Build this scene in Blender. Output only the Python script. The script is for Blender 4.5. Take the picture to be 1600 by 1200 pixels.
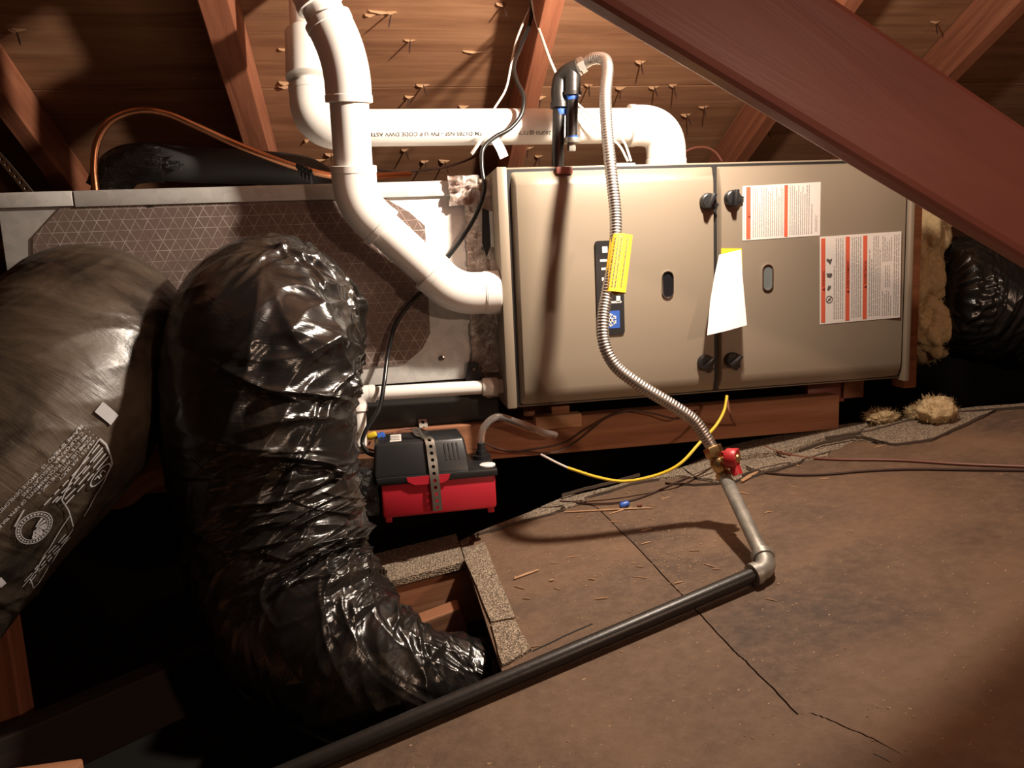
import bpy, bmesh, math, random
import numpy as np
from mathutils import Vector, Matrix, Quaternion

for o in list(bpy.data.objects): bpy.data.objects.remove(o)
scn = bpy.context.scene
COL = scn.collection
random.seed(7); RNG = np.random.default_rng(7)

# ------------------------------------------------------------------ camera
ZO = 0.70                                   # height of the furnace underside
F_PX = 1200.0
YAW, PITCH, ROLL = math.radians(9.61), math.radians(8.84), math.radians(-2.63)
CAM = Vector((-0.228, -1.421, 0.27 + ZO))
fwd = Vector((math.sin(YAW)*math.cos(PITCH), math.cos(YAW)*math.cos(PITCH), -math.sin(PITCH)))
rgt0 = Vector((math.cos(YAW), -math.sin(YAW), 0)); up0 = rgt0.cross(fwd)
RGT = math.cos(ROLL)*rgt0 + math.sin(ROLL)*up0
UPV = -math.sin(ROLL)*rgt0 + math.cos(ROLL)*up0
cd = bpy.data.cameras.new('camera'); cam = bpy.data.objects.new('camera', cd); COL.objects.link(cam)
cd.sensor_width = 36; cd.lens = F_PX/1600*36; cd.clip_start = 0.02
m = Matrix((RGT, UPV, -fwd)).transposed().to_4x4(); m.translation = CAM
cam.matrix_world = m
scn.camera = cam

def ray(x, y): return fwd + RGT*((x-800)/F_PX) - UPV*((y-600)/F_PX)
def P(x, y, Y):
    d = ray(x, y); return CAM + d*((Y-CAM.y)/d.y)
def plane_hit(x, y, n, a):
    d = ray(x, y); return CAM + d*(n.dot(a-CAM)/n.dot(d))

# ------------------------------------------------------------------ world, light, exposure
w = bpy.data.worlds.new('world'); scn.world = w; w.use_nodes = True
w.node_tree.nodes['Background'].inputs[0].default_value = (1.0, 0.62, 0.45, 1)
w.node_tree.nodes['Background'].inputs[1].default_value = 0.02
LAMP = P(1200, -125, -0.365)
ld = bpy.data.lights.new('work_lamp_light', 'AREA'); ld.shape = 'DISK'; ld.size = 0.05
ld.energy = 15.0; ld.color = (1.0, 0.86, 0.71)
lo = bpy.data.objects.new('work_lamp_light', ld); COL.objects.link(lo); lo.location = LAMP
aim = P(330, 300, 0.05) - LAMP
lo.rotation_euler = aim.to_track_quat('-Z', 'Y').to_euler()
lp = bpy.data.lights.new('work_lamp_bulb', 'POINT'); lp.shadow_soft_size = 0.024; lp.energy = 24.0; lp.color = ld.color
lpo = bpy.data.objects.new('work_lamp_bulb', lp); COL.objects.link(lpo); lpo.location = LAMP - aim.normalized()*.01
l2 = bpy.data.lights.new('added_fill_light', 'POINT'); l2.shadow_soft_size = 0.05; l2.energy = 32.0; l2.color = (1.0, 0.66, 0.46)  # added fill behind the camera, brightens the brace and shaded floor
o2 = bpy.data.objects.new('added_fill_light', l2); COL.objects.link(o2); o2.location = (1.0, -2.0, 1.30)
vs = scn.view_settings
vs.view_transform = 'Standard'; vs.look = 'None'; vs.exposure = 0.0; vs.gamma = 1; vs.use_curve_mapping = False
scn.cycles.max_bounces = 8

# ------------------------------------------------------------------ materials
def mat(name, col, rough=0.5, metal=0.0, spec=0.5, builder=None, **kw):
    mt = bpy.data.materials.new(name); mt.use_nodes = True
    nt = mt.node_tree; b = nt.nodes['Principled BSDF']
    b.inputs['Base Color'].default_value = (*col, 1); b.inputs['Roughness'].default_value = rough
    b.inputs['Metallic'].default_value = metal; b.inputs['Specular IOR Level'].default_value = spec
    for k, v in kw.items(): b.inputs[k.replace('_', ' ')].default_value = v
    if builder: builder(nt, b)
    return mt
def N(nt, t, **kw):
    n = nt.nodes.new(t)
    for k, v in kw.items(): setattr(n, k, v)
    return n
def coords(nt, scale=(1, 1, 1), rot=(0, 0, 0), out='Object'):
    tc = N(nt, 'ShaderNodeTexCoord'); mp = N(nt, 'ShaderNodeMapping')
    mp.inputs['Scale'].default_value = scale; mp.inputs['Rotation'].default_value = rot
    nt.links.new(tc.outputs[out], mp.inputs[0]); return mp.outputs[0]
def noise(nt, vec, scale, detail=4, rough=0.55, dist=0.0):
    n = N(nt, 'ShaderNodeTexNoise'); n.inputs['Scale'].default_value = scale
    n.inputs['Detail'].default_value = detail; n.inputs['Roughness'].default_value = rough
    n.inputs['Distortion'].default_value = dist
    nt.links.new(vec, n.inputs['Vector']); return n.outputs['Fac']
def ramp(nt, fac, stops):
    r = N(nt, 'ShaderNodeValToRGB'); e = r.color_ramp.elements
    while len(e) < len(stops): e.new(0.5)
    for i, (p, c) in enumerate(stops):
        e[i].position = p; e[i].color = (*c, 1) if len(c) == 3 else c
    nt.links.new(fac, r.inputs[0]); return r.outputs[0]
def mix(nt, fac, a, b, mode='MIX'):
    n = N(nt, 'ShaderNodeMix', data_type='RGBA', blend_type=mode)
    for s, v in ((n.inputs[0], fac), (n.inputs[6], a), (n.inputs[7], b)):
        if hasattr(v, 'is_linked'): nt.links.new(v, s)
        elif isinstance(v, (int, float)): s.default_value = v
        else: s.default_value = (*v, 1)
    return n.outputs[2]
def bump(nt, b, h, strength=0.3, dist=0.01, prev=None):
    n = N(nt, 'ShaderNodeBump'); n.inputs['Strength'].default_value = strength; n.inputs['Distance'].default_value = dist
    nt.links.new(h, n.inputs['Height'])
    if prev: nt.links.new(prev, n.inputs['Normal'])
    nt.links.new(n.outputs[0], b.inputs['Normal']); return n.outputs[0]
def math_n(nt, op, a, b=None):
    n = N(nt, 'ShaderNodeMath', operation=op)
    for s, v in ((n.inputs[0], a), (n.inputs[1], b)):
        if v is None: continue
        if hasattr(v, 'is_linked'): nt.links.new(v, s)
        else: s.default_value = v
    return n.outputs[0]

def wood(c_dark, c_mid, c_light, rough=0.7, grain=(1.5, 26, 26), knots=False):
    def f(nt, b):
        v = coords(nt, grain)
        a = noise(nt, v, 1.6, 6, 0.62, 0.8)
        c = ramp(nt, a, [(0.25, c_dark), (0.5, c_mid), (0.78, c_light)])
        big = noise(nt, coords(nt, (1.3, 3, 3)), 1.2, 3)
        c = mix(nt, ramp(nt, big, [(0.35, (0, 0, 0)), (0.7, (1, 1, 1))]), mix(nt, 1.0, c, (0.72, 0.66, 0.62), 'MULTIPLY'), c)
        if knots:
            vo = N(nt, 'ShaderNodeTexVoronoi'); vo.inputs['Scale'].default_value = 1.0
            nt.links.new(coords(nt, (1.7, 5.0, 1.0)), vo.inputs['Vector'])
            k = ramp(nt, vo.outputs['Distance'], [(0.05, (1, 1, 1)), (0.11, (0, 0, 0))])
            c = mix(nt, k, c, c_dark)
        nt.links.new(c, b.inputs['Base Color'])
        bump(nt, b, a, 0.25, 0.004)
    return f
M = {}
M['ply'] = mat('roof_plywood', (.4, .22, .1), .75, builder=wood((.20, .088, .042), (.33, .165, .085), (.45, .25, .135), grain=(1.2, 20, 20), knots=True))
M['rafter'] = mat('red_lumber', (.3, .1, .05), .7, builder=wood((.19, .062, .03), (.33, .118, .06), (.45, .19, .10)))
M['brace'] = mat('stained_brace', (.25, .07, .05), .42, builder=wood((.26, .085, .072), (.31, .105, .088), (.36, .13, .108), grain=(1, 9, 9)))
M['joist'] = mat('joist_lumber', (.4, .2, .1), .7, builder=wood((.24, .10, .048), (.38, .17, .085), (.50, .27, .15)))
M['pale_wood'] = mat('fresh_wood', (.55, .33, .17), .7, builder=wood((.42, .23, .11), (.55, .34, .19), (.66, .45, .27)))
def floor_b(nt, b):
    a = noise(nt, coords(nt), 3.2, 5, 0.6, 0.5)
    c = ramp(nt, a, [(0.30, (.062, .038, .026)), (0.5, (.118, .068, .040)), (0.70, (.185, .102, .055))])
    s = noise(nt, coords(nt), 1.3, 3, .5, .3)
    c = mix(nt, ramp(nt, s, [(.45, (0, 0, 0)), (.62, (1, 1, 1))]), c, (.18, .09, .045), 'MIX') if False else c
    f = noise(nt, coords(nt), 60, 6, .7)
    c = mix(nt, ramp(nt, f, [(.40, (0, 0, 0)), (.70, (.5, .5, .5))]), c, (.20, .125, .078))
    d = noise(nt, coords(nt), 170, 3, .6)
    c = mix(nt, ramp(nt, d, [(.70, (0, 0, 0)), (.74, (1, 1, 1))]), c, (.48, .31, .17))
    nt.links.new(c, b.inputs['Base Color']); bump(nt, b, f, .35, .004)
M['floor'] = mat('old_roof_felt', (.2, .12, .07), .8, builder=floor_b)
def shingle_b(nt, b):
    v = N(nt, 'ShaderNodeTexVoronoi'); v.inputs['Scale'].default_value = 420
    nt.links.new(coords(nt), v.inputs['Vector'])
    c = ramp(nt, v.outputs['Color'], [(.1, (.10, .075, .055)), (.5, (.27, .20, .14)), (.9, (.50, .40, .29))])
    nt.links.new(c, b.inputs['Base Color']); bump(nt, b, v.outputs['Distance'], .9, .003)
M['shingle'] = mat('shingle_granules', (.3, .25, .2), .95, builder=shingle_b)
M['felt_edge'] = mat('felt_edge', (.07, .045, .03), .9)
def fur_b(nt, b):
    n = noise(nt, coords(nt), 500, 2); bump(nt, b, n, .03, .001)
M['furnace'] = mat('tan_enamel', (.235, .19, .14), .36, 0.0, .55, builder=fur_b)
M['black_plastic'] = mat('black_plastic', (.014, .014, .015), .35)
M['dark'] = mat('dark_recess', (.006, .005, .005), .6)
M['chrome'] = mat('bezel_chrome', (.6, .57, .54), .18, 1.0)
M['sight_grey'] = mat('sight_grey_glass', (.13, .145, .14), .15)
M['glass_dark'] = mat('sight_glass', (.012, .012, .014), .08)
def galv_b(nt, b):
    v = N(nt, 'ShaderNodeTexVoronoi'); v.inputs['Scale'].default_value = 60
    nt.links.new(coords(nt), v.inputs['Vector'])
    c = ramp(nt, v.outputs['Color'], [(.2, (.50, .49, .47)), (.8, (.58, .57, .545))])
    nt.links.new(c, b.inputs['Base Color'])
M['galv'] = mat('galvanized_sheet', (.46, .45, .43), .42, .15, builder=galv_b)
def foilpanel_b(nt, b):
    sx = N(nt, 'ShaderNodeSeparateXYZ'); tc = N(nt, 'ShaderNodeTexCoord'); nt.links.new(tc.outputs['Object'], sx.inputs[0])
    X, Z = sx.outputs[0], sx.outputs[2]
    tot = None
    for a, sp in ((60, .0185), (-60, .0185), (0, .019)):
        ca, sa = math.cos(math.radians(a)), math.sin(math.radians(a))
        u = math_n(nt, 'ADD', math_n(nt, 'MULTIPLY', X, sa/sp), math_n(nt, 'MULTIPLY', Z, ca/sp))
        fr = math_n(nt, 'FRACT', u); l = math_n(nt, 'LESS_THAN', fr, .05)
        tot = l if tot is None else math_n(nt, 'MAXIMUM', tot, l)
    n = noise(nt, coords(nt), 30, 3)
    tot2 = math_n(nt, 'MULTIPLY', tot, ramp(nt, n, [(.32, (.05, .05, .05)), (.66, (.62, .62, .62))]))
    c = mix(nt, tot2, (.25, .18, .155), (.72, .66, .60)); nt.links.new(c, b.inputs['Base Color'])
    mt = math_n(nt, 'SUBTRACT', .45, math_n(nt, 'MULTIPLY', tot2, .3)); nt.links.new(mt, b.inputs['Metallic'])
    h = math_n(nt, 'ADD', math_n(nt, 'MULTIPLY', tot, .6), n); bump(nt, b, h, .35, .002)
M['foil_panel'] = mat('scrim_foil', (.4, .33, .3), .33, .9, builder=foilpanel_b)
def foil_b(nt, b):
    n = noise(nt, coords(nt), 45, 6, .7, 1.5); bump(nt, b, n, .9, .012)
M['foil'] = mat('crumpled_foil_tape', (.72, .62, .56), .22, 1.0, builder=foil_b)
M['pvc'] = mat('white_pvc', (.80, .765, .72), .32, spec=.5)
M['pvc_print'] = mat('pvc_print', (.05, .045, .045), .6)
M['black_iron'] = mat('black_iron_pipe', (.022, .019, .017), .38, .3, builder=lambda nt, b: bump(nt, b, noise(nt, coords(nt), 120, 4), .15, .002))
def galvpipe_b(nt, b):
    n = noise(nt, coords(nt), 35, 5, .7)
    c = ramp(nt, n, [(.3, (.20, .19, .165)), (.7, (.42, .40, .36))]); nt.links.new(c, b.inputs['Base Color']); bump(nt, b, n, .2, .002)
M['galv_pipe'] = mat('galvanized_pipe', (.35, .33, .3), .42, .6, builder=galvpipe_b)
M['steel_flex'] = mat('steel_flex', (.50, .46, .42), .42, 1.0)
M['brass'] = mat('brass', (.62, .42, .19), .32, 1.0)
M['copper'] = mat('copper', (.72, .34, .18), .3, 1.0)
M['red_plastic'] = mat('red_tank_plastic', (.50, .018, .036), .42)
M['valve_red'] = mat('valve_handle_red', (.38, .018, .022), .4)
M['blue_plastic'] = mat('blue_plastic', (.03, .10, .42), .35)
M['yellow_tag'] = mat('yellow_tag', (.85, .50, .03), .45)
M['yellow_wire'] = mat('yellow_wire', (.72, .52, .03), .45)
M['brown_wire'] = mat('brown_wire', (.16, .05, .03), .5)
M['dark_wire'] = mat('dark_wire', (.045, .02, .014), .5)
M['white_wire'] = mat('white_wire', (.62, .55, .50), .45)
M['cord'] = mat('black_cord', (.012, .012, .012), .28)
M['white_plastic'] = mat('white_plastic', (.78, .75, .72), .4)
M['paper'] = mat('paper', (.78, .72, .68), .75)
M['label_white'] = mat('label_white', (.70, .65, .60), .55)
M['label_red'] = mat('label_orange_red', (.62, .11, .055), .55)
M['ink'] = mat('label_ink', (.10, .085, .08), .6)
M['ink_grey'] = mat('label_ink_grey', (.36, .33, .31), .6)
M['ink_red'] = mat('ink_red', (.13, .006, .006), .6)
M['print_white'] = mat('print_white', (.42, .42, .44), .5)
M['fg'] = mat('fiberglass', (.62, .46, .25), .95, builder=lambda nt, b: bump(nt, b, noise(nt, coords(nt), 90, 6, .75, 1.0), .8, .008))
M['rubber'] = mat('black_insulation_foam', (.016, .016, .017), .6)
M['tape'] = mat('black_tape', (.010, .010, .010), .22, builder=lambda nt, b: bump(nt, b, noise(nt, coords(nt), 50, 5, .7, 1.0), .8, .012))
M['rail'] = mat('black_rail', (.02, .019, .018), .45)
M['strap'] = mat('perforated_steel', (.34, .31, .27), .38, .9)
M['shade_wood'] = mat('wood_darkened_as_shade', (.02, .010, .007), .8, builder=wood((.012, .006, .004), (.022, .010, .007), (.03, .014, .01)))  # grain colours taken near black to imitate shade in the pit
M['clear'] = mat('clear_vinyl', (.95, .9, .86), .08, 0, .5, Transmission_Weight=.92, IOR=1.35)
M['tan_hose'] = mat('tan_hose', (.55, .30, .13), .5)
M['drywall'] = mat('drywall_shade', (.006, .005, .004), .95)  # near-black colour stands in for the shade of the unlit depths
def duct_b(dusty, seed):
    def f(nt, b):
        v = coords(nt, (1, 1, 1), out='UV')
        mp = N(nt, 'ShaderNodeMapping'); mp.inputs['Scale'].default_value = (26, 3.0, 1); mp.inputs['Location'].default_value = (seed, seed, 0)
        nt.links.new(v, mp.inputs[0])
        n1 = noise(nt, mp.outputs[0], 1.0, 6, .68, 1.6)
        r1 = math_n(nt, 'ABSOLUTE', math_n(nt, 'SUBTRACT', n1, .5))
        n2 = noise(nt, coords(nt), 16, 5, .6, .8)
        h = math_n(nt, 'ADD', math_n(nt, 'MULTIPLY', r1, -1.2), math_n(nt, 'MULTIPLY', n2, .5))
        bump(nt, b, h, .22, .008)
        d = noise(nt, coords(nt), 5.0, 6, .68, .7)
        dm = ramp(nt, d, [(.56 - .22*dusty, (0, 0, 0)), (.78 - .10*dusty, (1, 1, 1))])
        dm = math_n(nt, 'MULTIPLY', dm, .42 + .42*dusty)
        c = mix(nt, dm, (.010, .009, .0085), (.115, .082, .054)); nt.links.new(c, b.inputs['Base Color'])
        rr = math_n(nt, 'ADD', math_n(nt, 'MULTIPLY', dm, .5), .2); nt.links.new(rr, b.inputs['Roughness'])
    return f
M['duct_dusty'] = mat('dusty_black_film', (.02, .02, .02), .25, builder=duct_b(1.0, 3))
M['duct'] = mat('black_film', (.01, .01, .01), .25, builder=duct_b(.25, 9))

# ------------------------------------------------------------------ mesh helpers
WL = {}                                     # world location of every object
def link(name, me, parent=None, loc=None):
    o = bpy.data.objects.new(name, me); COL.objects.link(o)
    return o
class MB:
    def __init__(s): s.v = []; s.f = []; s.uv = {}
    def add(s, vs, fs):
        k = len(s.v); s.v += [tuple(v) for v in vs]; s.f += [tuple(i+k for i in f) for f in fs]; return s
    def box(s, lo, hi, bev=0.0, mtx=None):
        bm = bmesh.new(); bmesh.ops.create_cube(bm, size=1)
        lo, hi = Vector(lo), Vector(hi)
        for v in bm.verts: v.co = Vector([(lo[i]+hi[i])/2 + v.co[i]*(hi[i]-lo[i]) for i in range(3)])
        if bev > 0: bmesh.ops.bevel(bm, geom=bm.edges[:], offset=bev, segments=2, affect='EDGES', profile=.5)
        if mtx: bmesh.ops.transform(bm, matrix=mtx, verts=bm.verts)
        bm.verts.index_update(); s.add([v.co for v in bm.verts], [[v.index for v in f.verts] for f in bm.faces]); bm.free(); return s
    def tube(s, path, r, n=16, caps=True, flat=1.0):
        """path: list of Vectors, r: number or list"""
        path = [Vector(p) for p in path]; k = len(path)
        rr = r if hasattr(r, '__len__') else [r]*k
        fr = frames(path); vs = []; fs = []
        for i in range(k):
            T, A, B = fr[i]
            for j in range(n):
                a = 2*math.pi*j/n; vs.append(path[i] + A*(math.cos(a)*rr[i]) + B*(math.sin(a)*rr[i]*flat))
        for i in range(k-1):
            for j in range(n):
                a, b2 = i*n+j, i*n+(j+1) % n; fs.append((a, b2, b2+n, a+n))
        if caps: fs.append(tuple(range(n-1, -1, -1))); fs.append(tuple(range((k-1)*n, k*n)))
        return s.add(vs, fs)
    def lathe(s, A, B, prof, n=24):
        """prof: (t 0..1 along A->B, radius); hard profile"""
        A, B = Vector(A), Vector(B); d = B-A
        return s.tube2([A + d*t for t, _ in prof], [r for _, r in prof], d.normalized(), n)
    def tube2(s, pts, rr, T, n):
        A = T.orthogonal().normalized(); B = T.cross(A); vs = []; fs = []; k = len(pts)
        for p, r in zip(pts, rr):
            for j in range(n):
                a = 2*math.pi*j/n; vs.append(p + A*(math.cos(a)*r) + B*(math.sin(a)*r))
        for i in range(k-1):
            for j in range(n):
                a, b2 = i*n+j, i*n+(j+1) % n; fs.append((a, b2, b2+n, a+n))
        fs.append(tuple(range(n-1, -1, -1))); fs.append(tuple(range((k-1)*n, k*n)))
        return s.add(vs, fs)
    def prism(s, pts, off):
        """polygon extruded by the vector off"""
        k = len(pts); off = Vector(off); pts = [Vector(p) for p in pts]
        vs = pts + [p+off for p in pts]
        fs = [tuple(range(k)), tuple(range(2*k-1, k-1, -1))] + [(i, i+k, (i+1) % k+k, (i+1) % k) for i in range(k)]
        return s.add(vs, fs)
    def quad(s, a, b, c, d): return s.add([a, b, c, d], [(0, 1, 2, 3)])
    def build(s, name, material, parent=None, sharp=38, uv=None, smooth=True, base=False):
        me = bpy.data.meshes.new(name)
        V = np.array(s.v, float); lo, hi = V.min(0), V.max(0)
        org = Vector(((lo[0]+hi[0])/2, (lo[1]+hi[1])/2, lo[2] if parent is None else (lo[2]+hi[2])/2))
        me.from_pydata((V-np.array(org)).tolist(), [], s.f)
        bm = bmesh.new(); bm.from_mesh(me); bmesh.ops.recalc_face_normals(bm, faces=bm.faces); bm.to_mesh(me); bm.free()
        if uv is not None:
            ul = me.uv_layers.new(name='UVMap'); idx = np.empty(len(me.loops), int); me.loops.foreach_get('vertex_index', idx)
            ul.data.foreach_set('uv', np.asarray(uv, float)[idx].ravel())
        if smooth:
            me.polygons.foreach_set('use_smooth', [True]*len(me.polygons)); me.set_sharp_from_angle(angle=math.radians(sharp))
        me.materials.append(M[material] if isinstance(material, str) else material)
        o = bpy.data.objects.new(name, me); COL.objects.link(o)
        return put(o, org, parent)
def put(o, org, parent=None):
    WL[o.name] = Vector(org)
    if parent: o.parent = parent; o.location = Vector(org) - WL[parent.name]
    else: o.location = org
    return o
def frames(path):
    k = len(path); T = []
    for i in range(k):
        d = path[min(i+1, k-1)] - path[max(i-1, 0)]
        T.append(d.normalized())
    A = T[0].cross(Vector((0, 0, 1)))
    if A.length < .1: A = T[0].cross(Vector((0, 1, 0)))
    A.normalize(); out = []
    for i in range(k):
        if i: A = (T[i-1].rotation_difference(T[i]) @ A)
        A = (A - T[i]*A.dot(T[i])).normalized(); out.append((T[i], A, T[i].cross(A)))
    return out
def spline(pts, step=0.008):
    pts = [Vector(p) for p in pts]; q = [2*pts[0]-pts[1]] + pts + [2*pts[-1]-pts[-2]]; out = []
    for i in range(1, len(q)-2):
        p0, p1, p2, p3 = q[i-1:i+3]; n = max(2, int((p2-p1).length/step))
        t0, t1 = 0.0, max((p1-p0).length, 1e-6)**.5; t2 = t1 + max((p2-p1).length, 1e-6)**.5; t3 = t2 + max((p3-p2).length, 1e-6)**.5
        for j in range(n):
            t = t1 + (t2-t1)*j/n
            A1 = p0*((t1-t)/(t1-t0)) + p1*((t-t0)/(t1-t0)); A2 = p1*((t2-t)/(t2-t1)) + p2*((t-t1)/(t2-t1)); A3 = p2*((t3-t)/(t3-t2)) + p3*((t-t2)/(t3-t2))
            B1 = A1*((t2-t)/(t2-t0)) + A2*((t-t0)/(t2-t0)); B2 = A2*((t3-t)/(t3-t1)) + A3*((t-t1)/(t3-t1))
            out.append(B1*((t2-t)/(t2-t1)) + B2*((t-t1)/(t2-t1)))
    return out + [pts[-1]]
def PX(lst): return [P(*q) for q in lst]
def tag(o, label, cat, group=None):
    o['label'] = label; o['category'] = cat
    if group: o['group'] = group
    return o
def thing(name, label, cat, loc, group=None):
    o = bpy.data.objects.new(name, None); o.empty_display_size = .05; COL.objects.link(o)
    put(o, Vector(loc)); return tag(o, label, cat, group)
def struct(name, loc=(0, 0, 0)):
    o = bpy.data.objects.new(name, None); COL.objects.link(o); put(o, Vector(loc)); o['kind'] = 'structure'; return o
def lumber(name, A, B, wd, ht, up, material, bev=.003):
    """a sawn board with its grain along local X; wd across, ht along up"""
    A, B = Vector(A), Vector(B); x = (B-A).normalized(); z = (Vector(up) - x*Vector(up).dot(x)).normalized(); y = z.cross(x); L = (B-A).length
    mb = MB().box((-L/2, -wd/2, -ht/2), (L/2, wd/2, ht/2), bev)
    me = bpy.data.meshes.new(name); me.from_pydata(mb.v, [], mb.f); me.materials.append(M[material])
    o = bpy.data.objects.new(name, me); COL.objects.link(o)
    mm = Matrix((x, y, z)).transposed().to_4x4(); mm.translation = (A+B)/2; o.matrix_world = mm; WL[o.name] = (A+B)/2
    return o
_tc = {}
def text2d(body, size=1.0, bold=0.0):
    key = (body, bold)
    if key not in _tc:
        c = bpy.data.curves.new('t', 'FONT'); c.body = body; c.resolution_u = 2; c.offset = bold
        o = bpy.data.objects.new('t', c); COL.objects.link(o)
        me = bpy.data.meshes.new_from_object(o)
        _tc[key] = ([v.co.copy() for v in me.vertices], [tuple(p.vertices) for p in me.polygons])
        bpy.data.objects.remove(o); bpy.data.curves.remove(c); bpy.data.meshes.remove(me)
    v, f = _tc[key]; return [Vector((a.x*size, a.y*size)) for a in v], f
def put_text(mb, body, org, ex, ey, size, length=None, bold=0.0, fn=None):
    v, f = text2d(body, size, bold); L = max(a.x for a in v)
    sx = length/L if length else 1.0
    mb.add([Vector(org) + Vector(ex)*(a.x*sx) + Vector(ey)*a.y for a in v] if fn is None else [fn(a.x*sx, a.y) for a in v], f); return L*sx

def vnoise(x, y, perx, pery, seed):
    r = np.random.default_rng(seed).random((perx, pery)); xi = np.floor(x).astype(int); yi = np.floor(y).astype(int)
    fx = x-xi; fy = y-yi; fx = fx*fx*(3-2*fx); fy = fy*fy*(3-2*fy)
    g = lambda i, j: r[i % perx, j % pery]
    return (g(xi, yi)*(1-fx)+g(xi+1, yi)*fx)*(1-fy) + (g(xi, yi+1)*(1-fx)+g(xi+1, yi+1)*fx)*fy

# ------------------------------------------------------------------ roof deck (the ceiling of the attic)
RS = 0.50                                    # roof falls away from the camera
rn = Vector((0, RS, 1)).normalized(); rdir = Vector((0, 1, -RS)).normalized()
RA = P(620, 137, 0.56)
def roof(x, y, off=0.0): return plane_hit(x, y, rn, RA - rn*off)
def roof_at(X, Y, off=0.0): return Vector((X, Y, RA.z - RS*(Y-RA.y))) - rn*off
ceil = struct('ceiling', roof_at(0, .5))
k = 0
for row, (y0, y1) in enumerate(((RA.y-1.09, RA.y), (RA.y, RA.y+1.09), (RA.y-2.18, RA.y-1.09), (RA.y-3.27, RA.y-2.18))):
    x = roof(848, 80, .14).x - 2.44*2 + (1.22 if row == 1 else 0.0)
    while x < 3.0:
        x1 = x + 2.44
        a, b2 = y0+.0018, y1-.0018
        L = math.hypot(b2-a, (b2-a)*RS)
        mb = MB(); mb.box((x+.0015-(x+x1)/2, -L/2, 0), (x1-.0015-(x+x1)/2, L/2, .012), .001)
        me = bpy.data.meshes.new('plywood_panel'); me.from_pydata(mb.v, [], mb.f); me.materials.append(M['ply'])
        o = bpy.data.objects.new('plywood_panel', me); COL.objects.link(o)
        put(o, roof_at((x+x1)/2, (a+b2)/2), ceil); o.rotation_euler = (-math.atan(RS), 0, 0)
        x = x1
# nails driven through the sheathing and the splinters they raised (pixel of the spot, kind)
nail_me = MB().tube([Vector((0, 0, .004)), Vector((0, 0, -.028)), Vector((0, 0, -.036))], [.0019, .0019, .0004], 6)
chip_rng = random.Random(3)
def nail(px, py):
    p = roof(px, py); mb = MB(); d = (-rn + Vector((chip_rng.uniform(-.25, .25), chip_rng.uniform(-.2, .2), 0))).normalized()
    L = chip_rng.uniform(.026, .04)
    mb.tube([p, p+d*L, p+d*(L+.008)], [.0019, .0019, .0004], 6); o = mb.build('roof_nail', 'dark_wire', ceil)
    chip(px, py, chip_rng.uniform(.02, .035))
def chip(px, py, L, tilt=.25):
    p = roof(px, py, .001); a = chip_rng.uniform(-.12, .12); e = Vector((math.cos(a), 0, 0)) + rdir*math.sin(a); q = rdir
    mb = MB(); w0 = chip_rng.uniform(.003, .006); hh = -rn*chip_rng.uniform(.006, .012)
    mb.add([p-e*L/2-q*w0*.3, p+e*L/2, p-e*L/2+q*w0, p-e*L*.1+hh, p-e*L*.4+hh*.6], [(0, 1, 3), (0, 3, 4), (1, 2, 3), (2, 4, 3), (0, 4, 2), (0, 2, 1)])
    mb.build('wood_splinter', 'pale_wood', ceil, sharp=10)
for q in ((641, 62), (661, 132), (786, 5), (612, 18), (667, 172), (633, 233), (664, 251), (694, 250), (725, 165), (517, 240),
          (465, 243), (845, 150), (893, 145), (920, 132), (1001, 95), (1052, 132), (1022, 135), (970, 136), (825, 230), (842, 243),
          (1072, 178), (1100, 166), (1195, 195), (1291, 215), (1460, 78), (1462, 33), (1520, 25), (25, 46), (102, 233), (100, 250), (640, 150)): nail(*q)
for px, py, L in ((600, 18, .07), (580, 22, .03), (742, 80, .06), (445, 76, .03), (447, 128, .035), (447, 134, .04), (30, 45, .03), (500, 249, .05), (265, 75, .02), (306, 120, .02), (480, 218, .015), (1075, 92, .02), (695, 251, .03), (1015, 12, .02)): chip(px, py, L)

# rafters
RH, RW = .105, .042
def rafter(px, py, label, h=RH, wd=RW, y0=-1.6, y1=1.35, name='roof_rafter'):
    X = roof(px, py, h).x
    o = lumber(name, roof_at(X, y0, h/2+.001), roof_at(X, y1, h/2+.001), wd, h, rn, 'rafter')
    return tag(o, label, 'rafter', 'rafters under the plywood roof')
rafter(350, 60, 'red-brown rafter left of the white vent pipes, beside a short post', wd=.058)
rafter(848, 80, 'rafter behind the black gas pipes, casting a wide shadow to its left')
rafter(28, 200, 'rafter at the left edge above the grey coil cabinet, dimly lit')
rafter(1328, 12, 'short visible stretch of rafter above the big diagonal brace')
rafter(1502, 108, 'rafter at the upper right beyond the diagonal brace, in shade')
pz = P(420, 170, .80)
post = lumber('wood_post', Vector((pz.x, .80, roof_at(pz.x, .80).z-.016)), Vector((pz.x, .80, ZO-.1)), .072, .04, (0, 1, 0), 'rafter')
tag(post, 'reddish short post standing beside the rafter left of the white pipes', 'post')
# gable wall stubs that close the attic
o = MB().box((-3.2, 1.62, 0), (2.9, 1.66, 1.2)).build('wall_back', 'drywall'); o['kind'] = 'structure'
for nm, X in (('wall_left', -3.2), ('wall_right', 2.9)):
    o = MB().box((X-.02, -3, 0), (X+.02, 1.9, 2.6)).build(nm, 'ply'); o['kind'] = 'structure'

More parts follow.
